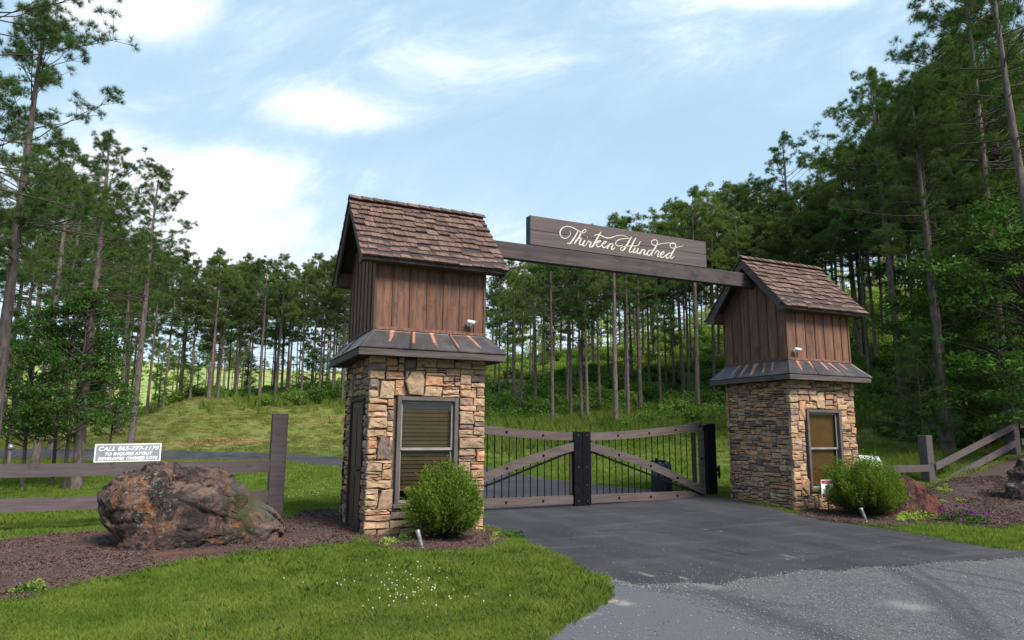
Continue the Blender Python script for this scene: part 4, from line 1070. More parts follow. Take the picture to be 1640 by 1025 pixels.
Fl = tag(empty('rail_fence', (-1.02, YG, 0)), 'brown two rail fence behind the large boulder, ending in a thick post', 'fence')
for i, x in enumerate((0, -5.9, -11.8)):
    MB().bbox(x - .135, x + .135, -.0, .27, -.3, 1.905, .012).build('post', M['fence'], Fl)
for x0_, x1_ in ((-.136, -5.9), (-5.9, -11.8)):
    for z in (.86, .335): rail_between((x0_, .02, z), (x1_ - .0, .02, z - .015), .205, parent=Fl)
Fr = tag(empty('rail_fence', (16.95, YG, 0)), 'brown two rail fence climbing the mulch slope right of the farther tower', 'fence')
posts = [(0, -.30, 1.58), (4.25, .6, 2.79), (9.2, 1.1, 3.2)]
for x, z0, z1 in posts: MB().bbox(x - .135, x + .135, 0, .27, z0 - .4, z1, .012).build('post', M['fence'], Fr)
for za, zb_ in ((.59, 1.80), (.05, 1.27)):
    rail_between((.12, -.024, za), (4.12, -.024, zb_), .19, parent=Fr)
    rail_between((4.38, -.024, zb_ + .02), (9.1, -.024, zb_ + .45), .19, parent=Fr)
for z in (.555, .03): rail_between((-6.1, .02, z), (-.136, .02, z), .19, parent=Fr)


def phone_sign(loc, label, rx, rz, ry=0., shear=.0):
    T = tag(empty('phone_sign', loc), label, 'sign', 'grey phone number signs on the fences'); T.rotation_euler = (rx, ry, rz)
    w_, h_ = .98, .295
    MB().box(-w_ / 2, w_ / 2, 0, .006, 0, h_).build('backing', M['signwhite'], T)
    MB().box(-w_ / 2 + .02, w_ / 2 - .02, -.002, -.0002, .016, h_ - .016).build('panel', M['signgrey'], T)
    for txt, z, s, w2 in (('CALL 865-777-1170', .186, .092, .885), ('TO INQUIRE ABOUT', .107, .068, .70), ('DEVELOPER OWNED LOTS', .032, .068, .88)):
        cu = bpy.data.curves.new('lettering', 'FONT'); cu.body = txt; cu.size = s; cu.shear = .3; cu.offset = .0022; cu.extrude = .0008; cu.align_x = 'CENTER'; cu.space_character = 1.08
        o = link('lettering', cu, T, (0, -.0032, z)); o.rotation_euler = (math.pi / 2, 0, 0)
        bpy.context.view_layer.update()
        o.scale = (w2 / max(o.dimensions[0], .01), 1, 1)
        me = bpy.data.meshes.new_from_object(o.evaluated_get(bpy.context.evaluated_depsgraph_get())); me.materials.clear(); me.materials.append(M['signwhite'])
        o2 = link('lettering', me, T, (0, -.0032, z)); o2.rotation_euler = (math.pi / 2, 0, 0); o2.scale = o.scale
        bpy.data.objects.remove(o)
    return T


phone_sign((-3.41, YG + .05, 1.070), 'grey and white phone number sign standing on the left fence rail above the boulder', R(-6), R(-2), R(-1))
phone_sign((14.62, YG + .06, .745), 'grey and white phone number sign behind the right bush, on the fence rail', R(-28), R(8), R(3))

# yard sign with camera picture
T = tag(empty('security_sign', (8.93, -.62, 0), R(-6)), 'small red and white camera warning sign on a stake before the farther tower', 'sign')
MB().tube([(0, .006, -.1), (0, .006, .42)], .009, 8).build('stake', M['blackmetal'], T)
MB().bbox(-.145, .145, -.004, .004, .37, .71, .001).build('panel', M['signwhite'], T)
MB().box(-.135, .135, -.0062, -.0045, .638, .700).box(-.135, .135, -.0062, -.0045, .380, .440).build('red_band', M['red'], T)
ic = MB(); ic.prism([(-.055, .595), (.06, .615), (.068, .585), (-.045, .560)], 'y', -.0065, -.0045); ic.prism([(-.03, .555), (-.005, .560), (.0, .535), (-.03, .520), (-.05, .540)], 'y', -.0065, -.0045)
ic.prism([(.0, .56), (.012, .56), (.012, .53), (-.004, .53)], 'y', -.0066, -.0046); ic.build('camera_emblem', M['black'], T)
tl = MB()
for z, a, b in ((.50, -.1, .1), (.485, -.08, .09), (.47, -.1, .07)): tl.box(a, b, -.0063, -.0045, z, z + .005)
for k in range(7): tl.box(-.11 + k * .033, -.11 + k * .033 + .021, -.0073, -.0063, .398, .422)
for k in range(4): tl.box(-.06 + k * .033, -.06 + k * .033 + .021, -.0073, -.0063, .656, .682)
tl.build('print', M['signgrey'], T)


def garden_light(loc, label, tilt):
    T = tag(empty('garden_spotlight', loc), label, 'garden light', 'grey garden spotlights at the bushes'); d = Vector(tilt).normalized()
    MB().tube([(0, 0, -.05), (0, 0, .035)], .012, 8).build('spike', M['blackmetal'], T)
    b = Vector((0, 0, .03)); MB().tube([b, b + d * .02, b + d * .05, b + d * .19, b + d * .235, b + d * .24], [.012, .024, .028, .03, .036, .03], 14).build('lamp_body', M['steel'], T, True)
    MB().tube([b - d * .05 + Vector((0, 0, .0)), b + d * .005], .022, 10).build('knuckle', M['steel'], T, True)


garden_light((.47, -1.30, .02), 'grey garden spotlight in the mulch left of the nearer bush', (-.22, .3, 1))
garden_light((8.70, -1.62, .02), 'grey garden spotlight in front of the farther bush', (-.2, .25, 1))
# path light far left
g = gp(14, 743)
T = tag(empty('path_light', tuple(g)), 'small path light on the far left lawn beyond the fence', 'lamp')
MB().tube([(0, 0, 0), (0, 0, .62)], .06, 8).build('post', M['steel'], T); MB().tube([(0, 0, .62), (0, 0, .66), (0, 0, .78), (0, 0, .92)], [.06, .14, .14, .02], 10).build('lamp_head', M['steel'], T, True)


# ------------------------------------------------------------------ boulders
def boulder(name, label, center, outline, depth, mat, seed, front_lean=0., marks=None, sub=6, flat=.55, amp=1.):
    """outline: silhouette seen from the front in (x, z) metres about the centre; given real depth and broken faces"""
    O = np.array(smooth_poly(outline, 6)); ang = np.arctan2(O[:, 1], O[:, 0]); rad = np.hypot(O[:, 0], O[:, 1])
    o = np.argsort(ang); ang = ang[o]; rad = rad[o]
    b = bmesh.new(); bmesh.ops.create_icosphere(b, subdivisions=sub, radius=1.0); b.verts.index_update()
    V = []; cv = noise.cell_vector
    for w_ in b.verts:
        dx, dy, dz = w_.co; lat = math.hypot(dx, dz); th = math.atan2(dz, dx); q = float(np.interp(th, ang, rad, period=2 * math.pi))
        k = lat ** flat; s = math.copysign(abs(dy) ** .8, dy)
        v = Vector((q * k * math.cos(th), s * depth / 2 + front_lean * dz, q * k * math.sin(th)))
        n = Vector((dx, dy * 1.3, dz)).normalized(); u = Vector((v.x + seed, v.y, v.z * 1.25)); d = 0
        for f, g_ in ((1.1, .20), (3.0, .16), (7.5, .18)):
            wp = u * f + noise.noise_vector(u * f * .9) * .25; ds, ps = noise.voronoi(wp); c = ps[0]; rn = cv(c * 7.3) * 2 - Vector((1, 1, 1))
            d += (wp - c).dot(rn) * g_ / f + min(.0, (ds[1] - ds[0]) - .09) * .40 / f
        d += (noise.ridged_multi_fractal(u * 2.2, .9, 2.1, 6, 1.0, 2.0) - 1.2) * .022 + noise.fractal(u * 14, .7, 2.2, 4) * .010
        V.append(tuple(v + n * max(-.16, min(.05, d * amp))))
    F = [tuple(v.index for v in f.verts) for f in b.faces]; b.free()
    me = npmesh(name, V, np.array(F), mat, smooth=True)
    V = np.array(V)
    for k in ('moss', 'grey'):
        a = np.zeros(len(V))
        for (mx, mz, sx, sz, wt) in (marks or {}).get(k, []): a = np.maximum(a, wt * np.exp(-(((V[:, 0] - mx) / sx) ** 2 + ((V[:, 2] - mz) / sz) ** 2)))
        attr(me, k, a)
    return tag(link(name, me, None, center), label, 'boulder')


# large boulder: outline from its front, in a 5.125x enlargement of the photograph (x 150.., y 730..)
bo = [(30, 290), (70, 245), (130, 200), (180, 150), (250, 118), (400, 103), (450, 65), (560, 42), (700, 55), (770, 70), (900, 78), (1050, 92), (1120, 128), (1180, 190), (1300, 295), (1400, 370), (1480, 430), (1540, 520), (1572, 600), (1575, 690), (1560, 760), (1400, 790), (1080, 810), (740, 815), (560, 825), (400, 850), (265, 850), (222, 765), (205, 640), (130, 540), (60, 440), (40, 350)]
YK = .42
def rk(p):
    d = ray(150 + p[0] / 5.125, 730 + p[1] / 5.125); t = (YK - CAM[1]) / d[1]; q = CAM + d * t; return (q[0], q[2])
bo = [rk(p) for p in bo]; cx_ = sum(p[0] for p in bo) / len(bo); cz_ = sum(p[1] for p in bo) / len(bo)
bo = [(p[0] - cx_, p[1] - cz_) for p in bo]
boulder('boulder', 'huge rust brown boulder with moss on its right shoulder, in front of the left fence', (cx_, YK + .05, cz_ - .05), bo, 1.25, M['rock'], 3, marks={
    'moss': [(.80, .05, .20, .28, 1.6)], 'grey': [(1.15, -.10, .30, .5, .55), (.55, .28, .45, .12, .5), (-1.2, .15, .2, .12, .4)]}, sub=7)
bo2 = [(-.95, -.45), (-.9, .05), (-.7, .38), (-.35, .47), (.0, .42), (.35, .24), (.75, -.08), (1.05, -.38), (1.1, -.55), (.2, -.6), (-.8, -.6)]
boulder('boulder', 'smooth red brown sloping rock between the farther bush and the fence post', (10.85, -.75, .36), bo2, 1.1, M['rock2'], 9, sub=5, flat=.5, amp=.5)
g = gp(1672, 802)
bo3 = [(-.75, -.5), (-.8, -.1), (-.6, .1), (-.62, .3), (-.4, .52), (0, .6), (.5, .5), (.8, .1), (.8, -.5), (0, -.6)]
boulder('boulder', 'jagged tan rock at the right edge of the mulch slope', (g[0] + .25, g[1] + .2, g[2] + .35), bo3, 1.0, M['rock3'], 17, sub=5)

# ------------------------------------------------------------------ vegetation meshes
def unit(v): return v / (np.linalg.norm(v, axis=-1, keepdims=True) + 1e-9)


def tufts_mesh(name, P_, Dr, K, ln, wd, mat, r, spread=.75):
    """needle tufts: K thin triangles fan out from every point"""
    n = len(P_); d = unit(Dr[:, None, :] * 1.0 + r.normal(0, spread, (n, K, 3)))
    L = ln * r.uniform(.65, 1.15, (n, K, 1)); s = unit(np.cross(d, r.normal(0, 1, (n, K, 3)))) * wd
    b = P_[:, None, :] + d * .01
    V = np.stack([b - s, b + s, b + d * L * .6 + s * .8, b + d * L, b + d * L * .6 - s * .8], 2)
    V = np.stack([b - s * .6, b + s * .6, b + d * L], 2)
    V = V.reshape(-1, 3); F = np.arange(len(V)).reshape(-1, 3)
    return npmesh(name, V, F, mat)


def tubes_np(segs, n=5):
    """segs: list of (p0, p1, r0, r1) -> verts, quads"""
    p0 = np.array([s[0] for s in segs], float); p1 = np.array([s[1] for s in segs], float)
    r0 = np.array([s[2] for s in segs]); r1 = np.array([s[3] for s in segs])
    d = unit(p1 - p0); a = np.where(np.abs(d[:, 2:3]) > .9, [[1., 0, 0]], [[0, 0, 1.]]); u = unit(np.cross(d, a)); v = np.cross(d, u)
    t = np.arange(n) * 2 * math.pi / n
    ring = u[:, None] * np.cos(t)[None, :, None] + v[:, None] * np.sin(t)[None, :, None]
    A_ = p0[:, None] + ring * r0[:, None, None]; B_ = p1[:, None] + ring * r1[:, None, None]
    V = np.concatenate([A_, B_], 1).reshape(-1, 3); m = len(segs); base = np.arange(m)[:, None] * 2 * n; k = np.arange(n)[None]; k2 = (k + 1) % n
    F = np.stack([base + k, base + k2, base + n + k2, base + n + k], -1).reshape(-1, 4)
    return V, F


def trunk_mesh(name, h, r0, r1, mat, r, lean=.012, n=10, wob=.03):
    m = 16; pts = []; rads = []
    ph = r.uniform(0, 6, 2)
    for i in range(m + 1):
        t = i / m; z = h * t
        pts.append((wob * h * .12 * math.sin(ph[0] + t * 5) * t, wob * h * .12 * math.sin(ph[1] + t * 4) * t, z))
        rads.append((r0 * (1 - t) ** .75 + r1 * t) * (1.0 + .35 * max(0, 1 - z / .5) ** 2))
    mb = MB(); mb.tube([(0, 0, -.6)] + pts, [rads[0] * 1.1] + rads, n); return mb.mesh(name, mat, True), pts


def pine(seed, h, crown0, width, dens, K, ln, wd, mat, flat_top=True, dbh=.16, stubs=True):
    """tall pine: bare trunk, clumped limbs above; returns the three shared meshes"""
    r = np.random.default_rng(seed)
    tm, tp = trunk_mesh('trunk', h * .985, dbh, .025, M['bark'], r)
    tp = np.array(tp); cen = lambda z: np.array([np.interp(z, tp[:, 2], tp[:, 0]), np.interp(z, tp[:, 2], tp[:, 1]), z])
    segs = []; P_ = []; Dr = []
    if stubs:
        for _ in range(int(r.integers(3, 9))):
            z = h * r.uniform(.22, crown0); a = r.uniform(0, 6.28); L = r.uniform(.25, 1.3)
            c = cen(z); q = c + np.array([math.cos(a) * L, math.sin(a) * L, r.uniform(-.25, .2)]); segs.append((c, q, .022, .008))
    nb = int(dens); zs = np.sort(crown0 + (1 - crown0) * r.uniform(0, 1, nb) ** .9)
    lopsided = r.uniform(0, 6.28)
    for t0 in zs:
        t = (t0 - crown0) / (1 - crown0); z = h * t0
        prof = (math.sin(math.pi * min(1, .12 + t * .9) ** .75) ** .7) * (.55 + .45 * (1 - t)) + (.10 if flat_top else 0)
        a = r.uniform(0, 6.28); L = width * prof * r.uniform(.55, 1.18) * (1 + .22 * math.cos(a - lopsided)); L = max(L, .35)
        el0 = R(-12 + 60 * t + r.uniform(-12, 14)); c = cen(z); prev = c; n = 6; pts = [c]
        for i in range(1, n + 1):
            s = i / n; el = el0 + s * R(16) ; dirv = np.array([math.cos(a) * math.cos(el), math.sin(a) * math.cos(el), math.sin(el)])
            prev = prev + dirv * L / n + r.normal(0, .03, 3); pts.append(prev); a += r.normal(0, .08)
        for i in range(n): segs.append((pts[i], pts[i + 1], (.006 + .013 * L / 3) * (1 - i / n) + .005, (.006 + .013 * L / 3) * (1 - (i + 1) / n) + .005))
        nt = int(3 + L * 2.4)
        for k in range(nt):
            s = r.uniform(.42, 1.0) ** .7; f = s * n; i = min(int(f), n - 1); base = pts[i] + (pts[i + 1] - pts[i]) * (f - i)
            bd = unit(pts[i + 1] - pts[i]); td = unit(bd * .75 + np.append(r.normal(0, .62, 2), r.uniform(-.05, .7))); tl = r.uniform(.25, .65) * (.55 + .45 * L / 3)
            e = base + td * tl; segs.append((base, e, .007, .004)); m = int(r.integers(6, 11)); cr = r.uniform(.11, .20)
            for j in range(m):
                o_ = unit(r.normal(0, 1, 3) + np.array([0, 0, .3])); P_.append(e + o_ * cr * r.uniform(.2, 1) * np.array([1, 1, .7])); Dr.append(unit(o_ * .8 + td * .5 + np.array([0, 0, .45])))
        P_.append(pts[-1]); Dr.append(unit(pts[-1] - pts[-2] + np.array([0, 0, .3])))
    P_ = np.array(P_); Dr = np.array(Dr)
    V, F = tubes_np(segs, 4)
    lm = npmesh('limbs', V, F, M['twig'], smooth=True)
    cm = tufts_mesh('crown', P_, Dr, K, ln, wd, mat, r)
    return tm, lm, cm, h


def leaves_mesh(name, P_, size, mat, r, up=.3, cup=True, Nd=None):
    """folded leaves, two triangles pairs each"""
    n = len(P_); nrm = unit(r.normal(0, 1, (n, 3)) * (1, 1, .8) + (0, 0, up)) if Nd is None else Nd
    a = unit(np.cross(nrm, r.normal(0, 1, (n, 3)))); b = np.cross(nrm, a); s = size * r.uniform(.6, 1.25, (n, 1))
    V = np.stack([P_ - a * s, P_ - b * s * .48 + nrm * s * .12, P_ + a * s, P_ + b * s * .48 + nrm * s * .12], 1).reshape(-1, 3)
    k = np.arange(n) * 4; F = np.concatenate([np.stack([k, k + 1, k + 2], -1), np.stack([k, k + 2, k + 3], -1)])
    F = np.stack([k, k + 1, k + 2, k + 3], -1)
    return npmesh(name, V, F, mat)


def broadleaf(seed, h, width, nclump, nleaf, size, mat, crown0=.25, dbh=.09, clump=.5):
    r = np.random.default_rng(seed); tm, tp = trunk_mesh('trunk', h * .9, dbh, .02, M['darkbark'], r, wob=.25); tp = np.array(tp)
    cen = lambda z: np.array([np.interp(z, tp[:, 2], tp[:, 0]), np.interp(z, tp[:, 2], tp[:, 1]), z])
    segs = []; P_ = []
    for _ in range(nclump):
        t = r.uniform(0, 1); z = h * (crown0 + (1 - crown0) * t); a = r.uniform(0, 6.28)
        rad = width * math.sin(math.pi * min(1, .15 + .82 * t)) ** .6 * r.uniform(.25, 1.05) ** .6
        c = cen(min(z, h * .88)); q = np.array([c[0] + math.cos(a) * rad, c[1] + math.sin(a) * rad, z + r.uniform(-.2, .3)])
        st = cen(max(z - rad * .45, h * crown0 * .8)); md = st + (q - st) * .5 + r.normal(0, .08, 3)
        segs += [(st, md, .028, .016), (md, q, .016, .005)]
        m = int(nleaf * r.uniform(.6, 1.3)); cl = r.normal(0, 1, (m, 3)); cl = unit(cl) * (r.uniform(0, 1, (m, 1)) ** .45) * clump * r.uniform(.7, 1.3) * (1, 1, .42)
        P_.append(q + cl)
    V, F = tubes_np(segs, 4); lm = npmesh('limbs', V, F, M['darkbark'], smooth=True)
    return tm, lm, leaves_mesh('crown', np.vstack(P_), size, mat, r), h


def shrub_meshes(seed, rad, hgt, n, size, mat, lobes=6):
    r = np.random.default_rng(seed); P_ = []; segs = []
    for _ in range(lobes):
        a = r.uniform(0, 6.28); q = r.uniform(0, .62) * rad; c = np.array([math.cos(a) * q, math.sin(a) * q, hgt * r.uniform(.35, .7)])
        m = n // lobes; d = unit(r.normal(0, 1, (m, 3))); P_.append(c + d * (r.uniform(.2, 1, (m, 1)) ** .5) * np.array([rad * .55, rad * .55, hgt * .38]))
        segs.append((np.array([0, 0, 0.]), c, .014, .006))
    P_ = np.vstack(P_); P_[:, 2] = np.maximum(P_[:, 2], .02)
    V, F = tubes_np(segs, 3)
    return npmesh('stems', V, F, M['darkbark']), leaves_mesh('foliage', P_, size, mat, r, up=.5)


def blades_mesh(name, n, rad, h, w_, lean, mat, r, segs=2):
    a = r.uniform(0, 6.28, n); q = rad * np.sqrt(r.uniform(0, 1, n)); x = q * np.cos(a); y = q * np.sin(a); hh = h * r.uniform(.5, 1.2, n)
    b = r.uniform(0, 6.28, n); ln = lean * r.uniform(.2, 1, n) * hh; dx = np.cos(b) * ln; dy = np.sin(b) * ln; s = r.uniform(0, 6.28, n); sx = np.cos(s) * w_ / 2; sy = np.sin(s) * w_ / 2
    V = np.stack([np.stack([x - sx, y - sy, 0 * x - .005], -1), np.stack([x + sx, y + sy, 0 * x - .005], -1),
                  np.stack([x + sx * .8 + dx * .35, y + sy * .8 + dy * .35, hh * .6], -1), np.stack([x + dx, y + dy, hh], -1), np.stack([x - sx * .8 + dx * .35, y - sy * .8 + dy * .35, hh * .6], -1)], 1).reshape(-1, 3)
    k = np.arange(n) * 5
    return npmesh(name, V, np.stack([k, k + 1, k + 2, k + 3, k + 4], -1), mat)


SRC = bpy.data.collections.new('sources')            # never linked to the scene


def scatter(name, pos, rot, scl, meshes, idx, kind='stuff', parent=None):
    """one object: instances of a few meshes on given points (geometry nodes)"""
    me = bpy.data.meshes.new(name); me.vertices.add(len(pos)); me.vertices.foreach_set('co', np.asarray(pos, np.float32).ravel())
    attr(me, 'scl', scl); attr(me, 'pick', idx)
    v = me.attributes.new('rot', 'FLOAT_VECTOR', 'POINT'); v.data.foreach_set('vector', np.asarray(rot, np.float32).ravel())
    ob = tag(link(name, me, parent), kind=kind)
    g = bpy.data.node_groups.new('scatter_' + name, 'GeometryNodeTree')
    g.interface.new_socket('Geometry', in_out='INPUT', socket_type='NodeSocketGeometry'); g.interface.new_socket('Geometry', in_out='OUTPUT', socket_type='NodeSocketGeometry')
    gi = g.nodes.new('NodeGroupInput'); go = g.nodes.new('NodeGroupOutput')
    ip = g.nodes.new('GeometryNodeInstanceOnPoints'); ip.inputs['Pick Instance'].default_value = True
    gg = g.nodes.new('GeometryNodeGeometryToInstance')
    for i, m in enumerate(meshes):
        o = bpy.data.objects.new('source_' + name, m); SRC.objects.link(o)
        oi = g.nodes.new('GeometryNodeObjectInfo'); oi.inputs['Object'].default_value = o; oi.transform_space = 'ORIGINAL'
        if 'As Instance' in oi.inputs: oi.inputs['As Instance'].default_value = True
        if i == 0: first = oi
        else: chain.append(oi)
        if i == 0: chain = []
    # join order in Geometry to Instance is last link first: link in reverse
    for oi in ([first] + chain)[::-1]: g.links.new(oi.outputs['Geometry'], gg.inputs[0])
    def at(nm, typ):
        a = g.nodes.new('GeometryNodeInputNamedAttribute'); a.data_type = typ; a.inputs['Name'].default_value = nm
        return [o for o in a.outputs if o.enabled and o.name == 'Attribute'][0]
    g.links.new(gi.outputs[0], ip.inputs['Points']); g.links.new(gg.outputs[0], ip.inputs['Instance'])
    e2r = g.nodes.new('FunctionNodeEulerToRotation'); g.links.new(at('rot', 'FLOAT_VECTOR'), e2r.inputs[0]); g.links.new(e2r.outputs[0], ip.inputs['Rotation'])
    g.links.new(at('scl', 'FLOAT'), ip.inputs['Scale']); g.links.new(at('pick', 'INT'), ip.inputs['Instance Index'])
    g.links.new(ip.outputs[0], go.inputs[0])
    md = ob.modifiers.new('scatter', 'NODES'); md.node_group = g
    return ob


# ------------------------------------------------------------------ trees
NEAR = [pine(s, 14.5, c0, wdt, dn, 34, .165, .0058, M['needle'], dbh=.16) for s, c0, wdt, dn in ((101, .52, 3.2, 54), (102, .56, 2.8, 46), (103, .46, 3.1, 60))]
MID = [pine(s, 13.0, c0, wdt * 1.15, dn * 1.3, 13, .21, .0135, m, dbh=.15) for s, c0, wdt, dn, m in
       ((111, .52, 2.5, 42, M['needle']), (112, .60, 2.2, 34, M['needle2']), (113, .46, 2.5, 44, M['needle']), (114, .64, 2.0, 30, M['needle2']), (115, .55, 2.7, 40, M['needle']), (116, .5, 1.7, 36, M['needle2']))]
BROAD = [broadleaf(s, 7.5, wdt, nc, 75, .075, m, c0) for s, wdt, nc, m, c0 in ((121, 1.7, 90, M['leaf'], .30), (122, 1.4, 75, M['leaf'], .26), (123, 2.6, 150, M['leaf'], .10))]
SUNLIT = [broadleaf(s, 5.0, 1.9, 60, 60, .10, M['leaf2'], .08) for s in (131, 132)]  # leafy trees for the far woods, sunlight put into the leaf colour
SAPL = [pine(s, 5.2, .10, 1.5, 46, 12, .17, .006, M['needle'], dbh=.05, stubs=False) for s in (141,)]
trng = np.random.default_rng(77)
TREES = []


def plant(name, proto, p, height, label, group, cat='tree', dbh=None, rot=None, tilt=0., wide=1.0, parts=True):
    tm, lm, cm, h0 = proto
    T = tag(empty(name, (p[0], p[1], p[2] - .05), trng.uniform(0, 6.28) if rot is None else rot), label, cat, group)
    s = height / h0; T.scale = (1, 1, 1); T.rotation_euler.x = trng.normal(0, .012) + tilt; T.rotation_euler.y = trng.normal(0, .012)
    sx = s * wide * trng.uniform(.93, 1.08)
    t = link('trunk', tm, T); tw = (dbh / .37 if dbh else s * trng.uniform(.85, 1.1)); t.scale = (tw, tw, s)
    l = link('limbs', lm, T); l.scale = (sx, sx, s); l['kind'] = 'stuff'
    c = link('crown', cm, T); c.scale = (sx, sx, s)
    TREES.append(p[:2]); return T


ORD = 'first second third fourth fifth sixth seventh eighth ninth tenth eleventh twelfth thirteenth fourteenth fifteenth sixteenth seventeenth eighteenth nineteenth twentieth twenty-first twenty-second twenty-third twenty-fourth'.split() + [t + u for t in ('twenty-', 'thirty-') for u in 'first second third fourth fifth sixth seventh eighth ninth'.split()][4:9] + ['thirtieth'] + ['thirty-' + u for u in 'first second third fourth fifth sixth seventh eighth ninth'.split()]
def ordinal(v, allv): return ORD[sorted(allv).index(v)]


def elev_height(p, py, px=None):
    """height above p that reaches photo row py"""
    d = np.array(p[:2]) - CAM[:2]; dist = math.hypot(*d)
    a = math.atan2(d[0], d[1]) - YAW; cx = 820 + FPX * math.tan(a)
    q = ray(cx + (690 - py) * (820 - cx) / 7000, py); return CAM[2] + q[2] / math.hypot(q[0], q[1]) * dist - p[2]


GN, GM, GB, GR = 'tall pines left of the gate', 'pines along the left field edge', 'pines on the slope behind the gate', 'pines on the slope right of the gate'
# near pines on the left: px of the trunk foot, distance, photo row of the top, mesh, label
for px, d, yt, k, dbh, lab, rot in (
    (-165, 13.5, -190, 0, .34, 'pine just outside the left edge whose limbs reach into the top left corner', 4.0),
    (-8, 17, 25, 2, .30, 'tall leaning-looking pine with bare trunk at the far left edge', 1.0),
    (131, 22.3, 238, 0, .32, 'tall pine rising directly behind the left end of the phone number sign', 2.1),
    (211, 40, 283, 2, .42, 'tall pine behind the middle of the phone number sign, trunk foot on the yellowish slope', 5.2),
    (62, 33, 245, 1, .34, 'dense pine between the far left trunk and the sign pine', .4),
    (-60, 26, 150, 1, .30, 'dark pine at the left edge behind the outermost trunk', 3.1)):
    p = pd(px, d); plant('pine_tree', NEAR[k], p, elev_height(p, yt), lab, GN, dbh=dbh, rot=rot)
for px, d, yt, k, lab in (
    (46, 22.3, 500, 0, 'slim dark-stemmed leafy tree nearest the left edge of the near clump'), (93, 22.8, 520, 1, 'leafy sapling tree in the middle of the near left clump'),
    (113, 22.0, 470, 0, 'leafy tree touching the sign pine on its left side'), (15, 30, 520, 1, 'broad leafy tree behind the far left pine trunk'),
    (178, 34, 560, 1, 'low leafy tree between the two pines behind the phone sign')):
    p = pd(px, d); plant('leafy_tree', BROAD[k], p, elev_height(p, yt), lab, 'leafy trees under the left pines', dbh=.2)
# background pines on the left
for px, d, yt, k in ((20, 58, 330, 0), (60, 64, 370, 2), (100, 60, 330, 4), (40, 75, 300, 1), (140, 66, 350, 0), (-20, 50, 240, 3), (170, 62, 400, 2), (120, 80, 380, 5), (0, 82, 320, 4), (160, 88, 390, 1), (85, 46, 300, 4), (192, 52, 370, 0)):
    p = pd(px, d); plant('pine_tree', MID[k], p, elev_height(p, yt), ordinal(px, [20, 60, 100, 40, 140, -20, 170, 120, 0, 160, 85, 192]) + ' slender pine from the left edge in the deep stand at the far left', 'background pines at the far left')
# front rank along the field edge: px, foot row, top row
FR = [(232, 655, 395), (258, 652, 420), (283, 650, 445), (330, 645, 425), (345, 641, 450), (374, 640, 470), (412, 634, 418), (437, 634, 415), (455, 630, 455), (480, 628, 440), (508, 633, 425), (530, 628, 415), (546, 648, 400), (300, 646, 470), (395, 634, 460), (565, 640, 395)]
for i, (px, py, yt) in enumerate(FR):
    p = pd(px, forest_edge(px_az(px)) - 1 + (i % 3) * 1.5)
    lab = {3: 'tall pale-trunked pine with open crown, centre of the left field edge', 6: 'tall pine with rounded crown, highest of the left field edge', 7: 'slightly leaning pine just right of the highest one on the left field edge',
           0: 'leftmost pine of the front rank along the left field edge', 12: 'pine touching the left wall of the nearer tower, foot on reddish soil'}.get(i, ordinal(px, [f[0] for f in FR]) + ' pine from the left in the front rank along the left field edge')
    plant('pine_tree', MID[i % 6 if i != 3 else 1], p, elev_height(p, yt), lab, GM, dbh=.36 if i in (3, 6, 7) else .28)
def region(n, px0, px1, off0, off1, yt0, yt1, lab, grp, seed, protos=MID, mind=1.6, wide=1.0):
    r = np.random.default_rng(seed); c = 0; tries = 0; made = []
    while c < n and tries < n * 30:
        tries += 1; px = r.uniform(px0, px1); d = forest_edge(px_az(px)) + r.uniform(off0, off1)
        p = pd(px, d)
        if (1375 < px < 1485 and 44 < d < 66) or (1100 < px < 1165 and 62 < d < 78): continue
        if min((math.hypot(p[0] - q[0], p[1] - q[1]) for q in TREES), default=9) < mind: continue
        hgt = elev_height(p, r.uniform(yt0, yt1) if not callable(yt0) else yt0(px) + r.uniform(-25, 35))
        if callable(yt0): hgt = min(max(hgt, 9.5), 19)
        made.append((px, plant('pine_tree', protos[int(r.integers(len(protos)))], p, hgt, lab, grp, dbh=r.uniform(.2, .34), wide=wide))); c += 1
    for i, (_, t_) in enumerate(sorted(made, key=lambda q: q[0])): t_['label'] = ORD[i] + ' from the left, ' + lab
sky_line = lambda px: np.interp(px, [200, 330, 410, 470, 560, 800, 900, 1050, 1130, 1200, 1330, 1400, 1450, 1560, 1640], [400, 432, 425, 440, 405, 430, 400, 375, 345, 325, 330, 290, 200, 120, 40])
region(38, 190, 570, 2, 34, sky_line, 0, 'slender pine deeper in the stand beyond the left field', 'background pines beyond the left field', 5)
# slope behind the gate: px, foot row, top row, thick
GT = [(885, 690, 400, .27), (834, 672, 425, .24), (799, 642, 430, .22), (821, 646, 440, .18), (908, 660, 420, .26), (915, 681, 390, .25), (932, 681, 385, .25), (941, 684, 410, .24), (961, 668, 372, .24), (987, 690, 356, .36),
      (1007, 682, 395, .25), (1002, 650, 380, .26), (1026, 660, 350, .38), (1058, 650, 345, .26), (1068, 632, 375, .2), (1096, 642, 330, .36), (1104, 640, 340, .26), (1118, 672, 318, .36), (1040, 628, 370, .24), (1146, 640, 310, .28), (855, 640, 430, .2), (870, 628, 425, .24), (1080, 622, 340, .24), (975, 622, 390, .24)]
GL = {0: 'straight pine directly behind the left gate leaf, nearest the black meeting post', 9: 'thickest pine straight above the right gate leaf, next to the meeting post', 12: 'dark thick-trunked pine midway along the right gate leaf', 17: 'thick pine whose foot touches the raised end of the right gate leaf',
      1: 'second pine from the nearer tower behind the left gate leaf', 2: 'first pine right of the nearer tower, foot on the brown slope', 15: 'thick pine left of the raised gate end, high on the slope'}
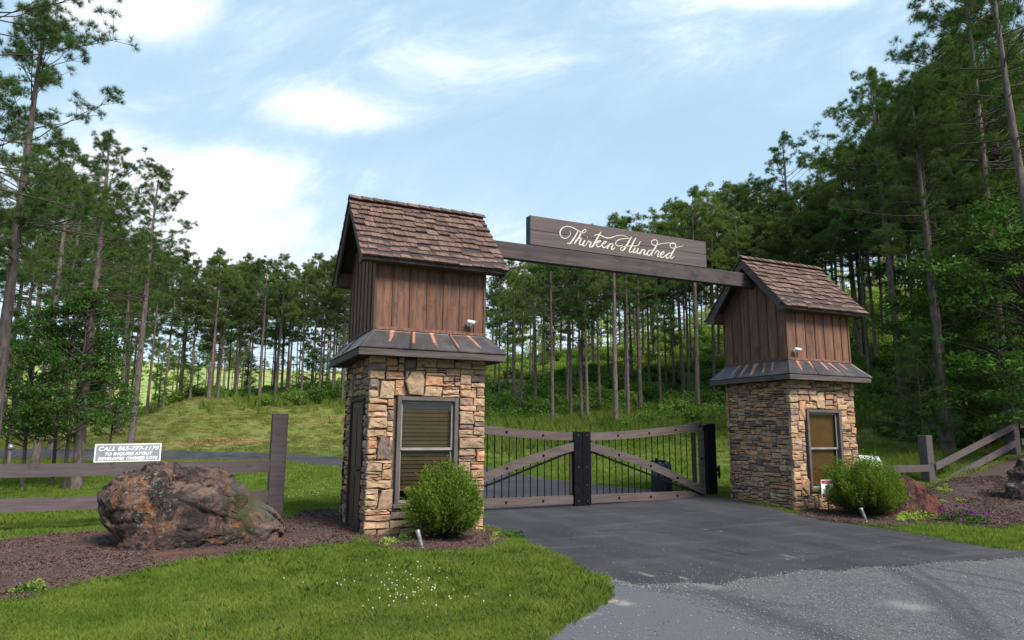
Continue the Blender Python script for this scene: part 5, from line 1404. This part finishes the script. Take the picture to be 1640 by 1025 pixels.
for i, (px, py, yt, db) in enumerate(GT):
    p = gp(px, py); plant('pine_tree', MID[(i * 5) % 6], p, elev_height(p, yt), GL.get(i, ordinal(px + i * .001, [g_[0] + q * .001 for q, g_ in enumerate(GT)]) + ' pine from the nearer tower on the green slope behind the gate'), GB, dbh=db)
region(36, 775, 1170, 6, 46, sky_line, 0, 'slender pine far up the slope behind the gate', 'background pines up the slope behind the gate', 6)
# right side
RT = [(1378, 582, 262, .50, 4, 'thick dark pine directly right of the farther tower roof'), (1388, 580, 275, .34, 2, 'pine paired with the thick dark one right of the farther tower'), (1406, 600, 235, .26, 0, 'thin pine on bare soil right of the farther tower'),
      (1417, 560, 260, .30, 1, None), (1439, 558, 150, .56, 4, 'double dark pine trunk in front of the bright clearing'), (1466, 542, 160, .46, 2, None), (1345, 600, 320, .3, 0, None), (1300, 598, 305, .34, 4, 'pine with a rounded crown standing above the middle of the farther tower roof'),
      (1250, 606, 300, .32, 2, None), (1215, 612, 300, .30, 0, None), (1180, 620, 330, .28, 5, None), (1488, 560, 190, .3, 0, None)]
for px, py, yt, db, k, lab in RT:
    p = gp(px, py); plant('pine_tree', (NEAR + MID)[3 + k] if k < 6 else NEAR[0], p, elev_height(p, yt), lab or ordinal(px, [q[0] for q in RT]) + ' pine from the left in the row behind the farther tower', GR, dbh=db, wide=1.15)
for px, d, yt, k, db, lab, rot in ((1512, 27.5, 150, 1, .34, 'tall pine with long bare trunk behind the first right fence post', 0.5), (1522, 28.3, 175, 0, .26, 'slimmer pine crossing the tall one behind the first right fence post', 2.0),
                                   (1618, 30, -60, 2, .40, 'very tall pine at the right edge, reaching the top of the photo', 1.2), (1700, 26, -120, 0, .40, 'pine outside the right edge with limbs reaching in', 3.3),
                                   (1590, 40, 80, 2, .4, 'tall dense pine left of the one at the right edge', 5.0), (1450, 37, 132, 0, .42, 'tall dense pine with pointed top right of the farther tower', 4.2),
                                   (1285, 47, 228, 1, .40, 'tall pine with open flat crown above the farther tower', 2.9), (1640, 44, 30, 0, .4, 'dark pine behind the tallest one at the right edge', .3)):
    p = pd(px, d); plant('pine_tree', NEAR[k], p, elev_height(p, yt), lab, 'tall pines right of the farther tower', dbh=db, rot=rot, wide=.95)
region(38, 1150, 1660, 5, 40, sky_line, 0, 'slender pine deep in the stand on the right slope', 'background pines on the right slope', 8, wide=1.2)
for px, d, yt, k, lab in ((1588, 34, 380, 2, 'broad leafy tree left of the second right fence post'), (1605, 31, 350, 2, 'tall leafy tree directly behind the second right fence post'), (1660, 28, 330, 2, 'leafy tree at the right edge above the upper fence rails'),
                          (1552, 38, 420, 0, 'leafy tree just right of the long bare pine trunk'), (1585, 42, 300, 2, 'tall dark leafy tree among the right pines'), (1630, 38, 280, 0, 'tall leafy tree high at the right edge'), (1690, 34, 300, 2, 'leafy tree just outside the right edge'),
                          (1580, 28.5, 520, 1, 'low leafy tree filling the gap above the sloping rails'), (1615, 27.5, 500, 1, 'low leafy tree touching the second right fence post')):
    p = pd(px, d); plant('leafy_tree', BROAD[k], p, elev_height(p, yt), lab, 'leafy trees behind the right fence', dbh=.22, wide=1.15)
p = pd(1478, 27); plant('young_pine', SAPL[0], p, elev_height(p, 545), 'young bushy pine behind the first right fence post', 'young pines', dbh=.1)
p = pd(1450, 30); plant('young_pine', SAPL[0], p, elev_height(p, 600), 'smaller young pine left of the bushy one, behind the right fence', 'young pines', dbh=.1)
# understory broadleaf in the middle distance
for px, d, yt, k, lab in ((1078, 62, 500, 1, 'dark leafy tree high on the slope behind the gate'), (880, 75, 530, 0, 'small leafy tree near the skyline behind the left gate leaf'), (395, 68, 570, 1, 'low dark leafy tree under the pines of the left field edge'), (500, 68, 560, 2, 'leafy tree under the pines nearest the nearer tower'), (300, 64, 575, 2, 'dark leafy thicket tree left of the pale pine'), (250, 60, 590, 1, 'low leafy tree at the left end of the field edge')):
    p = pd(px, d); plant('leafy_tree', BROAD[k], p, elev_height(p, yt), lab, 'leafy trees among the far pines', dbh=.2)
# growth in the clearings beyond; its sunlight is painted into pale leaf colours
r = np.random.default_rng(31)
pos = []; 
for _ in range(330):
    px = r.uniform(-40, 1700); d = r.uniform(95, 200); q = pd(px, d); pos.append(q)
pos = np.array(pos); n = len(pos)
def proto_join(pr, name):
    bm = bpy.data.meshes.new(name); V = []; F = {}; off = 0; mats = []; Fl_ = []; mi = []
    for k, me in enumerate(pr[:3]):
        v = np.empty(len(me.vertices) * 3, np.float32); me.vertices.foreach_get('co', v); v = v.reshape(-1, 3)
        lv = np.empty(len(me.loops), np.int32); me.loops.foreach_get('vertex_index', lv); tot = np.empty(len(me.polygons), np.int32); me.polygons.foreach_get('loop_total', tot); st = np.empty(len(me.polygons), np.int32); me.polygons.foreach_get('loop_start', st)
        for t in np.unique(tot):
            s = st[tot == t]; f = lv[s[:, None] + np.arange(t)[None]] + off; Fl_.append(f); mi += [k] * len(f)
        V.append(v); off += len(v); mats.append(me.materials[0])
    return npmesh(name, np.vstack(V), Fl_, mats, midx=mi)
farm = [proto_join(MID[1], 'far_pine'), proto_join(MID[3], 'far_pine'), proto_join(SUNLIT[0], 'far_leafy'), proto_join(SUNLIT[1], 'far_leafy')]
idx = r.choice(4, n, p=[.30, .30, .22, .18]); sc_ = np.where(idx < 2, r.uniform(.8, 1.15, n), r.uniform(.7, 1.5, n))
tag(scatter('far_woods', pos - (0, 0, .2), np.stack([0 * idx, 0 * idx, r.uniform(0, 6.28, n)], -1), sc_, farm, idx), label='far woods with sunlight painted into pale foliage, seen between the trunks')

# ------------------------------------------------------------------ shrubs of the slope
SH = [shrub_meshes(s, .8, .9, n_, .055, m) for s, n_, m in ((151, 900, M['leaf']), (152, 1000, M['fern']), (153, 900, M['leaf2']))]
for px, py, sc2, k, lab in ((854, 684, .9, 0, 'fresh green shrub behind the left gate leaf'), (1000, 696, 1.1, 1, 'feathery shrub above the right gate leaf beside the thick pine'), (1040, 692, 1.3, 1, 'widest feathery shrub above the middle of the right gate leaf'),
                            (1075, 686, 1.2, 1, 'feathery shrub above the raised part of the right gate leaf'), (1100, 676, 1.3, 1, 'feathery shrub left of the thick pine at the gate end'), (966, 694, .9, 0, 'small shrub right above the meeting post of the gate'), (895, 690, .7, 0, 'low shrub beside the straight pine behind the left gate leaf'),
                            (470, 650, 1.8, 1, 'large light shrub under the left field pines'), (505, 648, 1.9, 0, 'large green shrub near the nearer tower on the field edge'), (538, 645, 1.5, 0, 'green shrub beside the nearer tower on the field edge'), (425, 650, 1.2, 1, 'light shrub in the middle of the left field edge'),
                            (215, 668, 1.6, 0, 'dark shrub at the left end of the field edge'), (1400, 668, .8, 1, 'low shrub on the bare slope right of the farther tower'), (1420, 700, .9, 0, 'shrub in the tall grass right of the farther tower')):
    g = gp(px, py); T = tag(empty('shrub', tuple(g), trng.uniform(0, 6)), lab, 'shrub', 'shrubs on the slopes'); T.scale = (sc2,) * 3
    link('stems', SH[k][0], T); link('foliage', SH[k][1], T)

# undergrowth as ground cover
r = np.random.default_rng(41); und = [shrub_meshes(s, .7, .75, 420, .07, m)[1] for s, m in ((161, M['fern']), (162, M['leaf']), (163, M['fern']), (164, M['leaf2']))]
N = 7600; px = np.where(r.uniform(0, 1, N) < .3, r.uniform(150, 600, N), r.uniform(700, 1720, N)); azv = np.array([px_az(p) for p in px]); fe = forest_edge(azv)
d = fe + 1 + (r.uniform(0, 1, N) ** 1.2) * 62; X = CAM[0] + np.sin(azv) * d; Y = CAM[1] + np.cos(azv) * d
keep = (wnoise(X, Y, 21) + r.normal(0, .25, N) > -.30); keep &= ~((px > 1360) & (px < 1480) & (d < fe + 14) & (r.uniform(0, 1, N) < .75)) & ~((px > 760) & (px < 850) & (d < fe + 9) & (r.uniform(0, 1, N) < .7))
X, Y, d, fe, px = X[keep], Y[keep], d[keep], fe[keep], px[keep]; Z = H(X, Y)
far = (d - fe > 20) | ((px > 1370) & (px < 1490) & (d > 44)) | ((px > 1080) & (px < 1180) & (d > 62)); pick = np.where(far & (r.uniform(0, 1, len(X)) < .65), 3, r.choice(3, len(X), p=[.4, .25, .35]))  # far and clearing clumps take bright leaves, painting sunlight by colour
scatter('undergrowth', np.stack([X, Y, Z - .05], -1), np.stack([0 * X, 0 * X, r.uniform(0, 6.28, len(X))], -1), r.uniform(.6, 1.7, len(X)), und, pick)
print('undergrowth', len(X))

# tall rough grass along the forest edge and behind the right fence
tg_ = [blades_mesh('tall_grass', 60, .28, .55, .014, .5, M['tallgrass'], np.random.default_rng(s)) for s in (171, 172)]
N = 9000; px = np.where(r.uniform(0, 1, 9000) < .06, r.uniform(150, 600, 9000), r.uniform(600, 1700, 9000)); azv = np.array([px_az(p) for p in px]); fe = forest_edge(azv); d = fe + r.normal(0, 3.2, N)
rt = r.uniform(0, 1, N) < .35; px2 = r.uniform(1360, 1720, N); d = np.where(rt, r.uniform(21, 31, N), d); azv = np.where(rt, np.array([px_az(p) for p in px2]), azv)
X = CAM[0] + np.sin(azv) * d; Y = CAM[1] + np.cos(azv) * d; ok = (Y > 3.2) & (wnoise(X, Y, 33) > -.45); X, Y = X[ok], Y[ok]
sizes = np.where((d[ok] < 32), r.uniform(.35, .8, len(X)), r.uniform(.7, 1.5, len(X)))
scatter('rough_grass', np.stack([X, Y, H(X, Y) - .03], -1), np.stack([0 * X, 0 * X, r.uniform(0, 6.28, len(X))], -1), sizes, tg_, r.integers(0, 2, len(X)))

# ------------------------------------------------------------------ lawn
def blocked(x, y, pad=0.):
    b = np.zeros(len(x), bool)
    for p in MULCH + PAVED: b |= inside(np.asarray(p), x, y)
    return b
lawn_t = [blades_mesh('grass_tuft', 34, .085, .052, .0042, .9, M['grass'], np.random.default_rng(s)) for s in (181, 182, 183, 184)]
med_t = [blades_mesh('grass_tuft', 40, .22, .085, .010, .8, M['grass'], np.random.default_rng(s)) for s in (185, 186)]
def ring_pts(n, a0, a1, d0, d1, seed, pw=1.):
    r = np.random.default_rng(seed); az = r.uniform(px_az(a0), px_az(a1), n); d = d0 + (d1 - d0) * r.uniform(0, 1, n) ** pw
    return CAM[0] + np.sin(az) * d, CAM[1] + np.cos(az) * d
def lawn(n, a0, a1, d0, d1, seed, ts, s0, s1, pw=1., cond=None):
    x, y = ring_pts(n, a0, a1, d0, d1, seed, pw); k = ~blocked(x, y)
    k &= ~((x > -.02) & (x < 1.9) & (y > -.02) & (y < 1.92)) & ~((x > 8.86) & (x < 10.8) & (y > .1) & (y < 2.05))
    if cond is not None: k &= cond(x, y)
    x, y = x[k], y[k]; r = np.random.default_rng(seed + 1); n = len(x)
    s = r.uniform(s0, s1, n) * (1 + .42 * wnoise(x * 6, y * 6, 4))
    scatter('lawn_grass', np.stack([x, y, H(x, y) - .004], -1), np.stack([r.normal(0, .08, n), r.normal(0, .08, n), r.uniform(0, 6.28, n)], -1), s, ts, r.integers(0, len(ts), n)); return n
hay_t = [blades_mesh('field_grass', 30, .30, .10, .020, .9, M['hay'], np.random.default_rng(s)) for s in (187, 188)]
print('field', lawn(30000, -40, 1400, 33, 68, 230, hay_t, .5, 1.0, 1, cond=lambda x, y: polar(x, y)[1] < forest_edge(polar(x, y)[0]) + 3))
print('lawn', lawn(66000, -80, 1100, 4.2, 11.5, 200, lawn_t, .65, 1.25, .95), lawn(26000, -80, 1700, 11.5, 22, 210, med_t, .45, .8), lawn(15000, -60, 1700, 22, 40, 220, med_t, .8, 1.3))
print('clumps', lawn(3200, -80, 1100, 4.2, 12, 250, [blades_mesh('coarse_tuft', 30, .05, .085, .0055, .9, M['grass'], np.random.default_rng(190))], .7, 1.25, .95, cond=lambda x, y: wnoise(x * 4, y * 4, 15) > .1))
print('dry', lawn(5200, -80, 1100, 4.2, 12, 240, [blades_mesh('dry_tuft', 16, .09, .055, .004, 1.0, M['drygrass'], np.random.default_rng(189))], .7, 1.2, .95, cond=lambda x, y: wnoise(x * 3, y * 3, 14) > -.1))
# ragged longer grass along edges of paving and mulch
ex, ey = [], []
r = np.random.default_rng(61)
for P_, lo3, hi3 in ((mL, -.03, .05), (mM, -.03, .05), (mR, -.02, .05), (dp, .0, .05), (op, .0, .05)):
    P_ = np.asarray(P_); L = np.hypot(*(np.roll(P_, -1, 0) - P_).T)
    for i in range(len(P_)):
        a, b = P_[i], P_[(i + 1) % len(P_)]; m_ = (a + b) / 2; dc = math.hypot(m_[0] - CAM[0], m_[1] - CAM[1])
        if dc > 26 or L[i] > 4: continue
        nn = int(L[i] * (26 if dc < 14 else 10)); 
        for _ in range(nn):
            t = r.uniform(); q = a + (b - a) * t; q = q + r.normal(0, .035, 2); ex.append(q[0]); ey.append(q[1])
ex, ey = np.array(ex), np.array(ey)
inn = lambda P_: inside(np.asarray(P_), ex, ey)
depthin = np.zeros(len(ex))
k = ~((ex > -.05) & (ex < 1.95) & (ey > -.05) & (ey < 1.95)) & ~((ex > 8.8) & (ex < 10.9) & (ey > .05) & (ey < 2.1)) & ~((ex < .1) & (ey > .0) & (ex > -.6)) & (ey < 2.9) | ((ex < -.9) & (ey > 2) & (ey < 4))
nin = np.sum([inn(P_) for P_ in MULCH + PAVED], 0); k &= nin < 2
# leave the border between old and new paving clean
bad = np.zeros(len(ex), bool)
for i in range(len(ex)):
    if ex[i] > 1.75 and ey[i] < -3.2 and ex[i] < 8.0: bad[i] = True
k &= ~bad
ex, ey = ex[k], ey[k]; n = len(ex)
edge_t = [blades_mesh('grass_tuft', 26, .06, .075, .0045, .8, M['grass'], np.random.default_rng(s)) for s in (191, 192)]
scatter('edge_grass', np.stack([ex, ey, H(ex, ey) + .0], -1), np.stack([r.normal(0, .12, n), r.normal(0, .12, n), r.uniform(0, 6.28, n)], -1), r.uniform(.45, 1.1, n), edge_t, r.integers(0, 2, n))
# clover heads
b_ = bmesh.new(); bmesh.ops.create_icosphere(b_, subdivisions=1, radius=.0065); mb = MB(); mb.bm(b_, Matrix.Translation((0, 0, .052))); mb.tube([(0, 0, 0), (0, 0, .05)], .001, 3)
cm = mb.mesh('clover', M['clover']); cx, cy = [], []
for _ in range(110):
    g = gp(r.normal(660, 70), min(max(r.normal(945, 18), 905), 1000), 0); cx.append(g[0]); cy.append(g[1])
for _ in range(160):
    g = gp(r.uniform(440, 545), r.uniform(770, 800), 0); cx.append(g[0]); cy.append(g[1])
cx, cy = np.array(cx), np.array(cy); n = len(cx)
tag(scatter('clover_flowers', np.stack([cx, cy, 0 * cx], -1), np.zeros((n, 3)), r.uniform(.75, 1.25, n), [cm], np.zeros(n)), label='white clover heads in the lawn')

# loose grit along the seams of the paving
b_ = bmesh.new(); bmesh.ops.create_icosphere(b_, subdivisions=1, radius=.006); gme2 = MB().bm(b_, Matrix.Diagonal((1, 1.3, .6, 1))).mesh('pebble', M['grit'])
gx, gy = [], []; r_ = np.random.default_rng(88)
seam = np.array(smooth_poly(G2([(968, 926), (990, 934), (1025, 938), (1060, 938), (1100, 934), (1160, 938), (1180, 929), (1230, 924), (1290, 914), (1340, 916), (1385, 909), (1430, 909), (1500, 901), (1560, 899), (1640, 893)]), 8, closed=False))
for _ in range(2600):
    q = seam[r_.integers(len(seam))] + r_.normal(0, .04, 2) + np.array([0, -abs(r_.normal(0, .16))]); gx.append(q[0]); gy.append(q[1])
for _ in range(2200):
    q = gp(r_.uniform(900, 1640), r_.uniform(915, 1040), 0); gx.append(q[0]); gy.append(q[1])
for _ in range(500):
    q = gp(r_.uniform(820, 1500), r_.uniform(830, 920), 0); gx.append(q[0]); gy.append(q[1])
gx, gy = np.array(gx), np.array(gy); kk = inside(op, gx, gy) | inside(dp, gx, gy); gx, gy = gx[kk], gy[kk]; n = len(gx)
scatter('loose_grit', np.stack([gx, gy, 0 * gx + .014], -1), r_.uniform(0, 6.28, (n, 3)), r_.uniform(.35, 1.15, n), [gme2], np.zeros(n))

# ------------------------------------------------------------------ mulch chips
chips = []
for s in range(5):
    q = np.random.default_rng(300 + s); m = MB()
    for _ in range(14):
        L = q.uniform(.012, .045); w_ = q.uniform(.003, .008); Mx = Matrix.Translation((q.uniform(-.07, .07), q.uniform(-.07, .07), q.uniform(.002, .018))) @ Matrix.Rotation(q.uniform(0, 6.28), 4, 'Z') @ Matrix.Rotation(q.normal(0, .35), 4, 'Y') @ Matrix.Rotation(q.normal(0, .5), 4, 'X')
        m.box(-L, L, -w_, w_, -.0018, .0018, Mx)
    chips.append(m.mesh('bark_chips', M['chip']))
X, Y = [], []
for P_, n in ((mL, 13000), (mM, 2600), (mR, 9000)):
    P_ = np.asarray(P_); a0, a1 = P_.min(0), P_.max(0); x = r.uniform(a0[0], a1[0], n * 3); y = r.uniform(a0[1], a1[1], n * 3); k = inside(P_, x, y) & (np.hypot(x - CAM[0], y - CAM[1]) < 24); x, y = x[k][:n], y[k][:n]; X.append(x); Y.append(y)
X = np.concatenate(X); Y = np.concatenate(Y); n = len(X)
scatter('mulch_chips', np.stack([X, Y, H(X, Y) + .018], -1), np.stack([r.normal(0, .1, n), r.normal(0, .1, n), r.uniform(0, 6.28, n)], -1), r.uniform(.6, 1.3, n), chips, r.integers(0, 5, n))


# ------------------------------------------------------------------ clipped-free bushes at the towers
def bush(loc, rad, hgt, n, label, seed, up=.9):
    r = np.random.default_rng(seed); T = tag(empty('evergreen_bush', loc), label, 'bush', 'feathery evergreen bushes at the towers')
    segs = []; P_ = []; N_ = []
    for i in range(n):
        a = r.uniform(0, 6.28); e = r.uniform(-.1, 1.0); el = math.asin(max(-.1, min(1, e)))
        k = 1 + .16 * math.sin(3 * a + seed) + .10 * math.sin(7 * a + 5 * el + seed) + r.normal(0, .07)
        tip = np.array([math.cos(a) * math.cos(el) * rad * k, math.sin(a) * math.cos(el) * rad * k, hgt * .40 + math.sin(el) * hgt * .58 * k])
        root = np.array([tip[0] * .18, tip[1] * .18, max(.02, tip[2] * .2)]); st = root + (tip - root) * r.uniform(.35, .65)
        g = unit(tip - root + np.array([0, 0, up * rad * r.uniform(.3, 1)])); ln = r.uniform(.14, .26) * (1.2 if r.uniform() < .1 else 1)
        tip2 = tip - g * ln * .5; e2 = tip2 + g * ln
        segs.append((root, tip2, .006, .003))
        m = 24
        for j in range(m):
            t = j / m; q = tip2 - g * ln * .5 + g * ln * 1.6 * t; sd = unit(np.cross(g, r.normal(0, 1, 3))); P_.append(q + sd * .028 * (1.05 - t)); N_.append(unit(g * .9 + sd * 1.0))
    P_ = np.array(P_); N_ = np.array(N_); L = .040; wv = unit(np.cross(N_, r.normal(0, 1, P_.shape))) * .0075
    s = r.uniform(.7, 1.3, (len(P_), 1)); V = np.stack([P_ - wv * .4, P_ + N_ * L * s * .5 - wv, P_ + N_ * L * s, P_ + N_ * L * s * .5 + wv], 1).reshape(-1, 3); k = np.arange(len(P_)) * 4
    link('foliage', npmesh('foliage', V, np.stack([k, k + 1, k + 2, k + 3], -1), M['bush']), T)
    Vs, Fs = tubes_np(segs, 3); link('stems', npmesh('stems', Vs, Fs, M['darkbark']), T)
    return T


bush((1.02, -.72, 0), .47, .98, 1000, 'feathery green bush under the window of the nearer tower', 5)
bush((9.50, -1.0, 0), .64, 1.00, 1500, 'wider feathery green bush beside the farther tower', 8, up=.5)
# petunias and weeds at the foot of the mulch slope
r = np.random.default_rng(71)
fx = [gp(px, py) for px, py in ((1522, 838), (1545, 832), (1562, 842))]
T = tag(empty('petunia_clump', tuple(fx[1])), 'clump of purple petunias at the foot of the mulch slope', 'flowers')
P_ = []; Pf = []; 
for g in fx:
    for _ in range(260): P_.append([g[0] - fx[1][0] + r.normal(0, .13), g[1] - fx[1][1] + r.normal(0, .10), r.uniform(0, .17)])
    for _ in range(8): Pf.append([g[0] - fx[1][0] + r.normal(0, .15), g[1] - fx[1][1] + r.normal(0, .10), r.uniform(.10, .26)])
link('foliage', leaves_mesh('foliage', np.array(P_), .028, M['leaf'], r), T)
for q in Pf:
    m = MB(); n = 6; c = Vector(q); ax = Vector(unit(r.normal(0, .5, 3) + np.array([-.3, -.8, .5]))); u = ax.orthogonal().normalized(); v = ax.cross(u); rad = r.uniform(.022, .036)
    rim = [tuple(c + ax * .012 + (u * math.cos(2 * math.pi * k / 12) + v * math.sin(2 * math.pi * k / 12)) * rad * (1 if k % 2 == 0 else .78)) for k in range(12)]
    m.poly([tuple(c - ax * .012)] + rim, [(0, 1 + k, 1 + (k + 1) % 12) for k in range(12)]).build('flower', M['petal'], T)
wd = [shrub_meshes(s, .16, .16, 90, .024, M['leaf2'] if s % 2 else M['leaf'])[1] for s in (401, 402, 403)]
pts = [gp(r.uniform(1500, 1560), r.uniform(782, 812)) for _ in range(12)] + [gp(r.uniform(1440, 1500), r.uniform(828, 842)) for _ in range(16)] + [gp(r.uniform(610, 650), r.uniform(868, 880)) for _ in range(6)] + [gp(r.uniform(770, 830), r.uniform(855, 872), 0) for _ in range(10)] + [gp(r.uniform(20, 60), r.uniform(945, 965), 0) for _ in range(4)]
pts = np.array(pts); n = len(pts)
tag(scatter('weeds', pts, np.stack([np.zeros(n), np.zeros(n), r.uniform(0, 6.28, n)], -1), r.uniform(.5, 1.1, n), wd, r.integers(0, 3, n)), label='small weeds growing through the mulch')
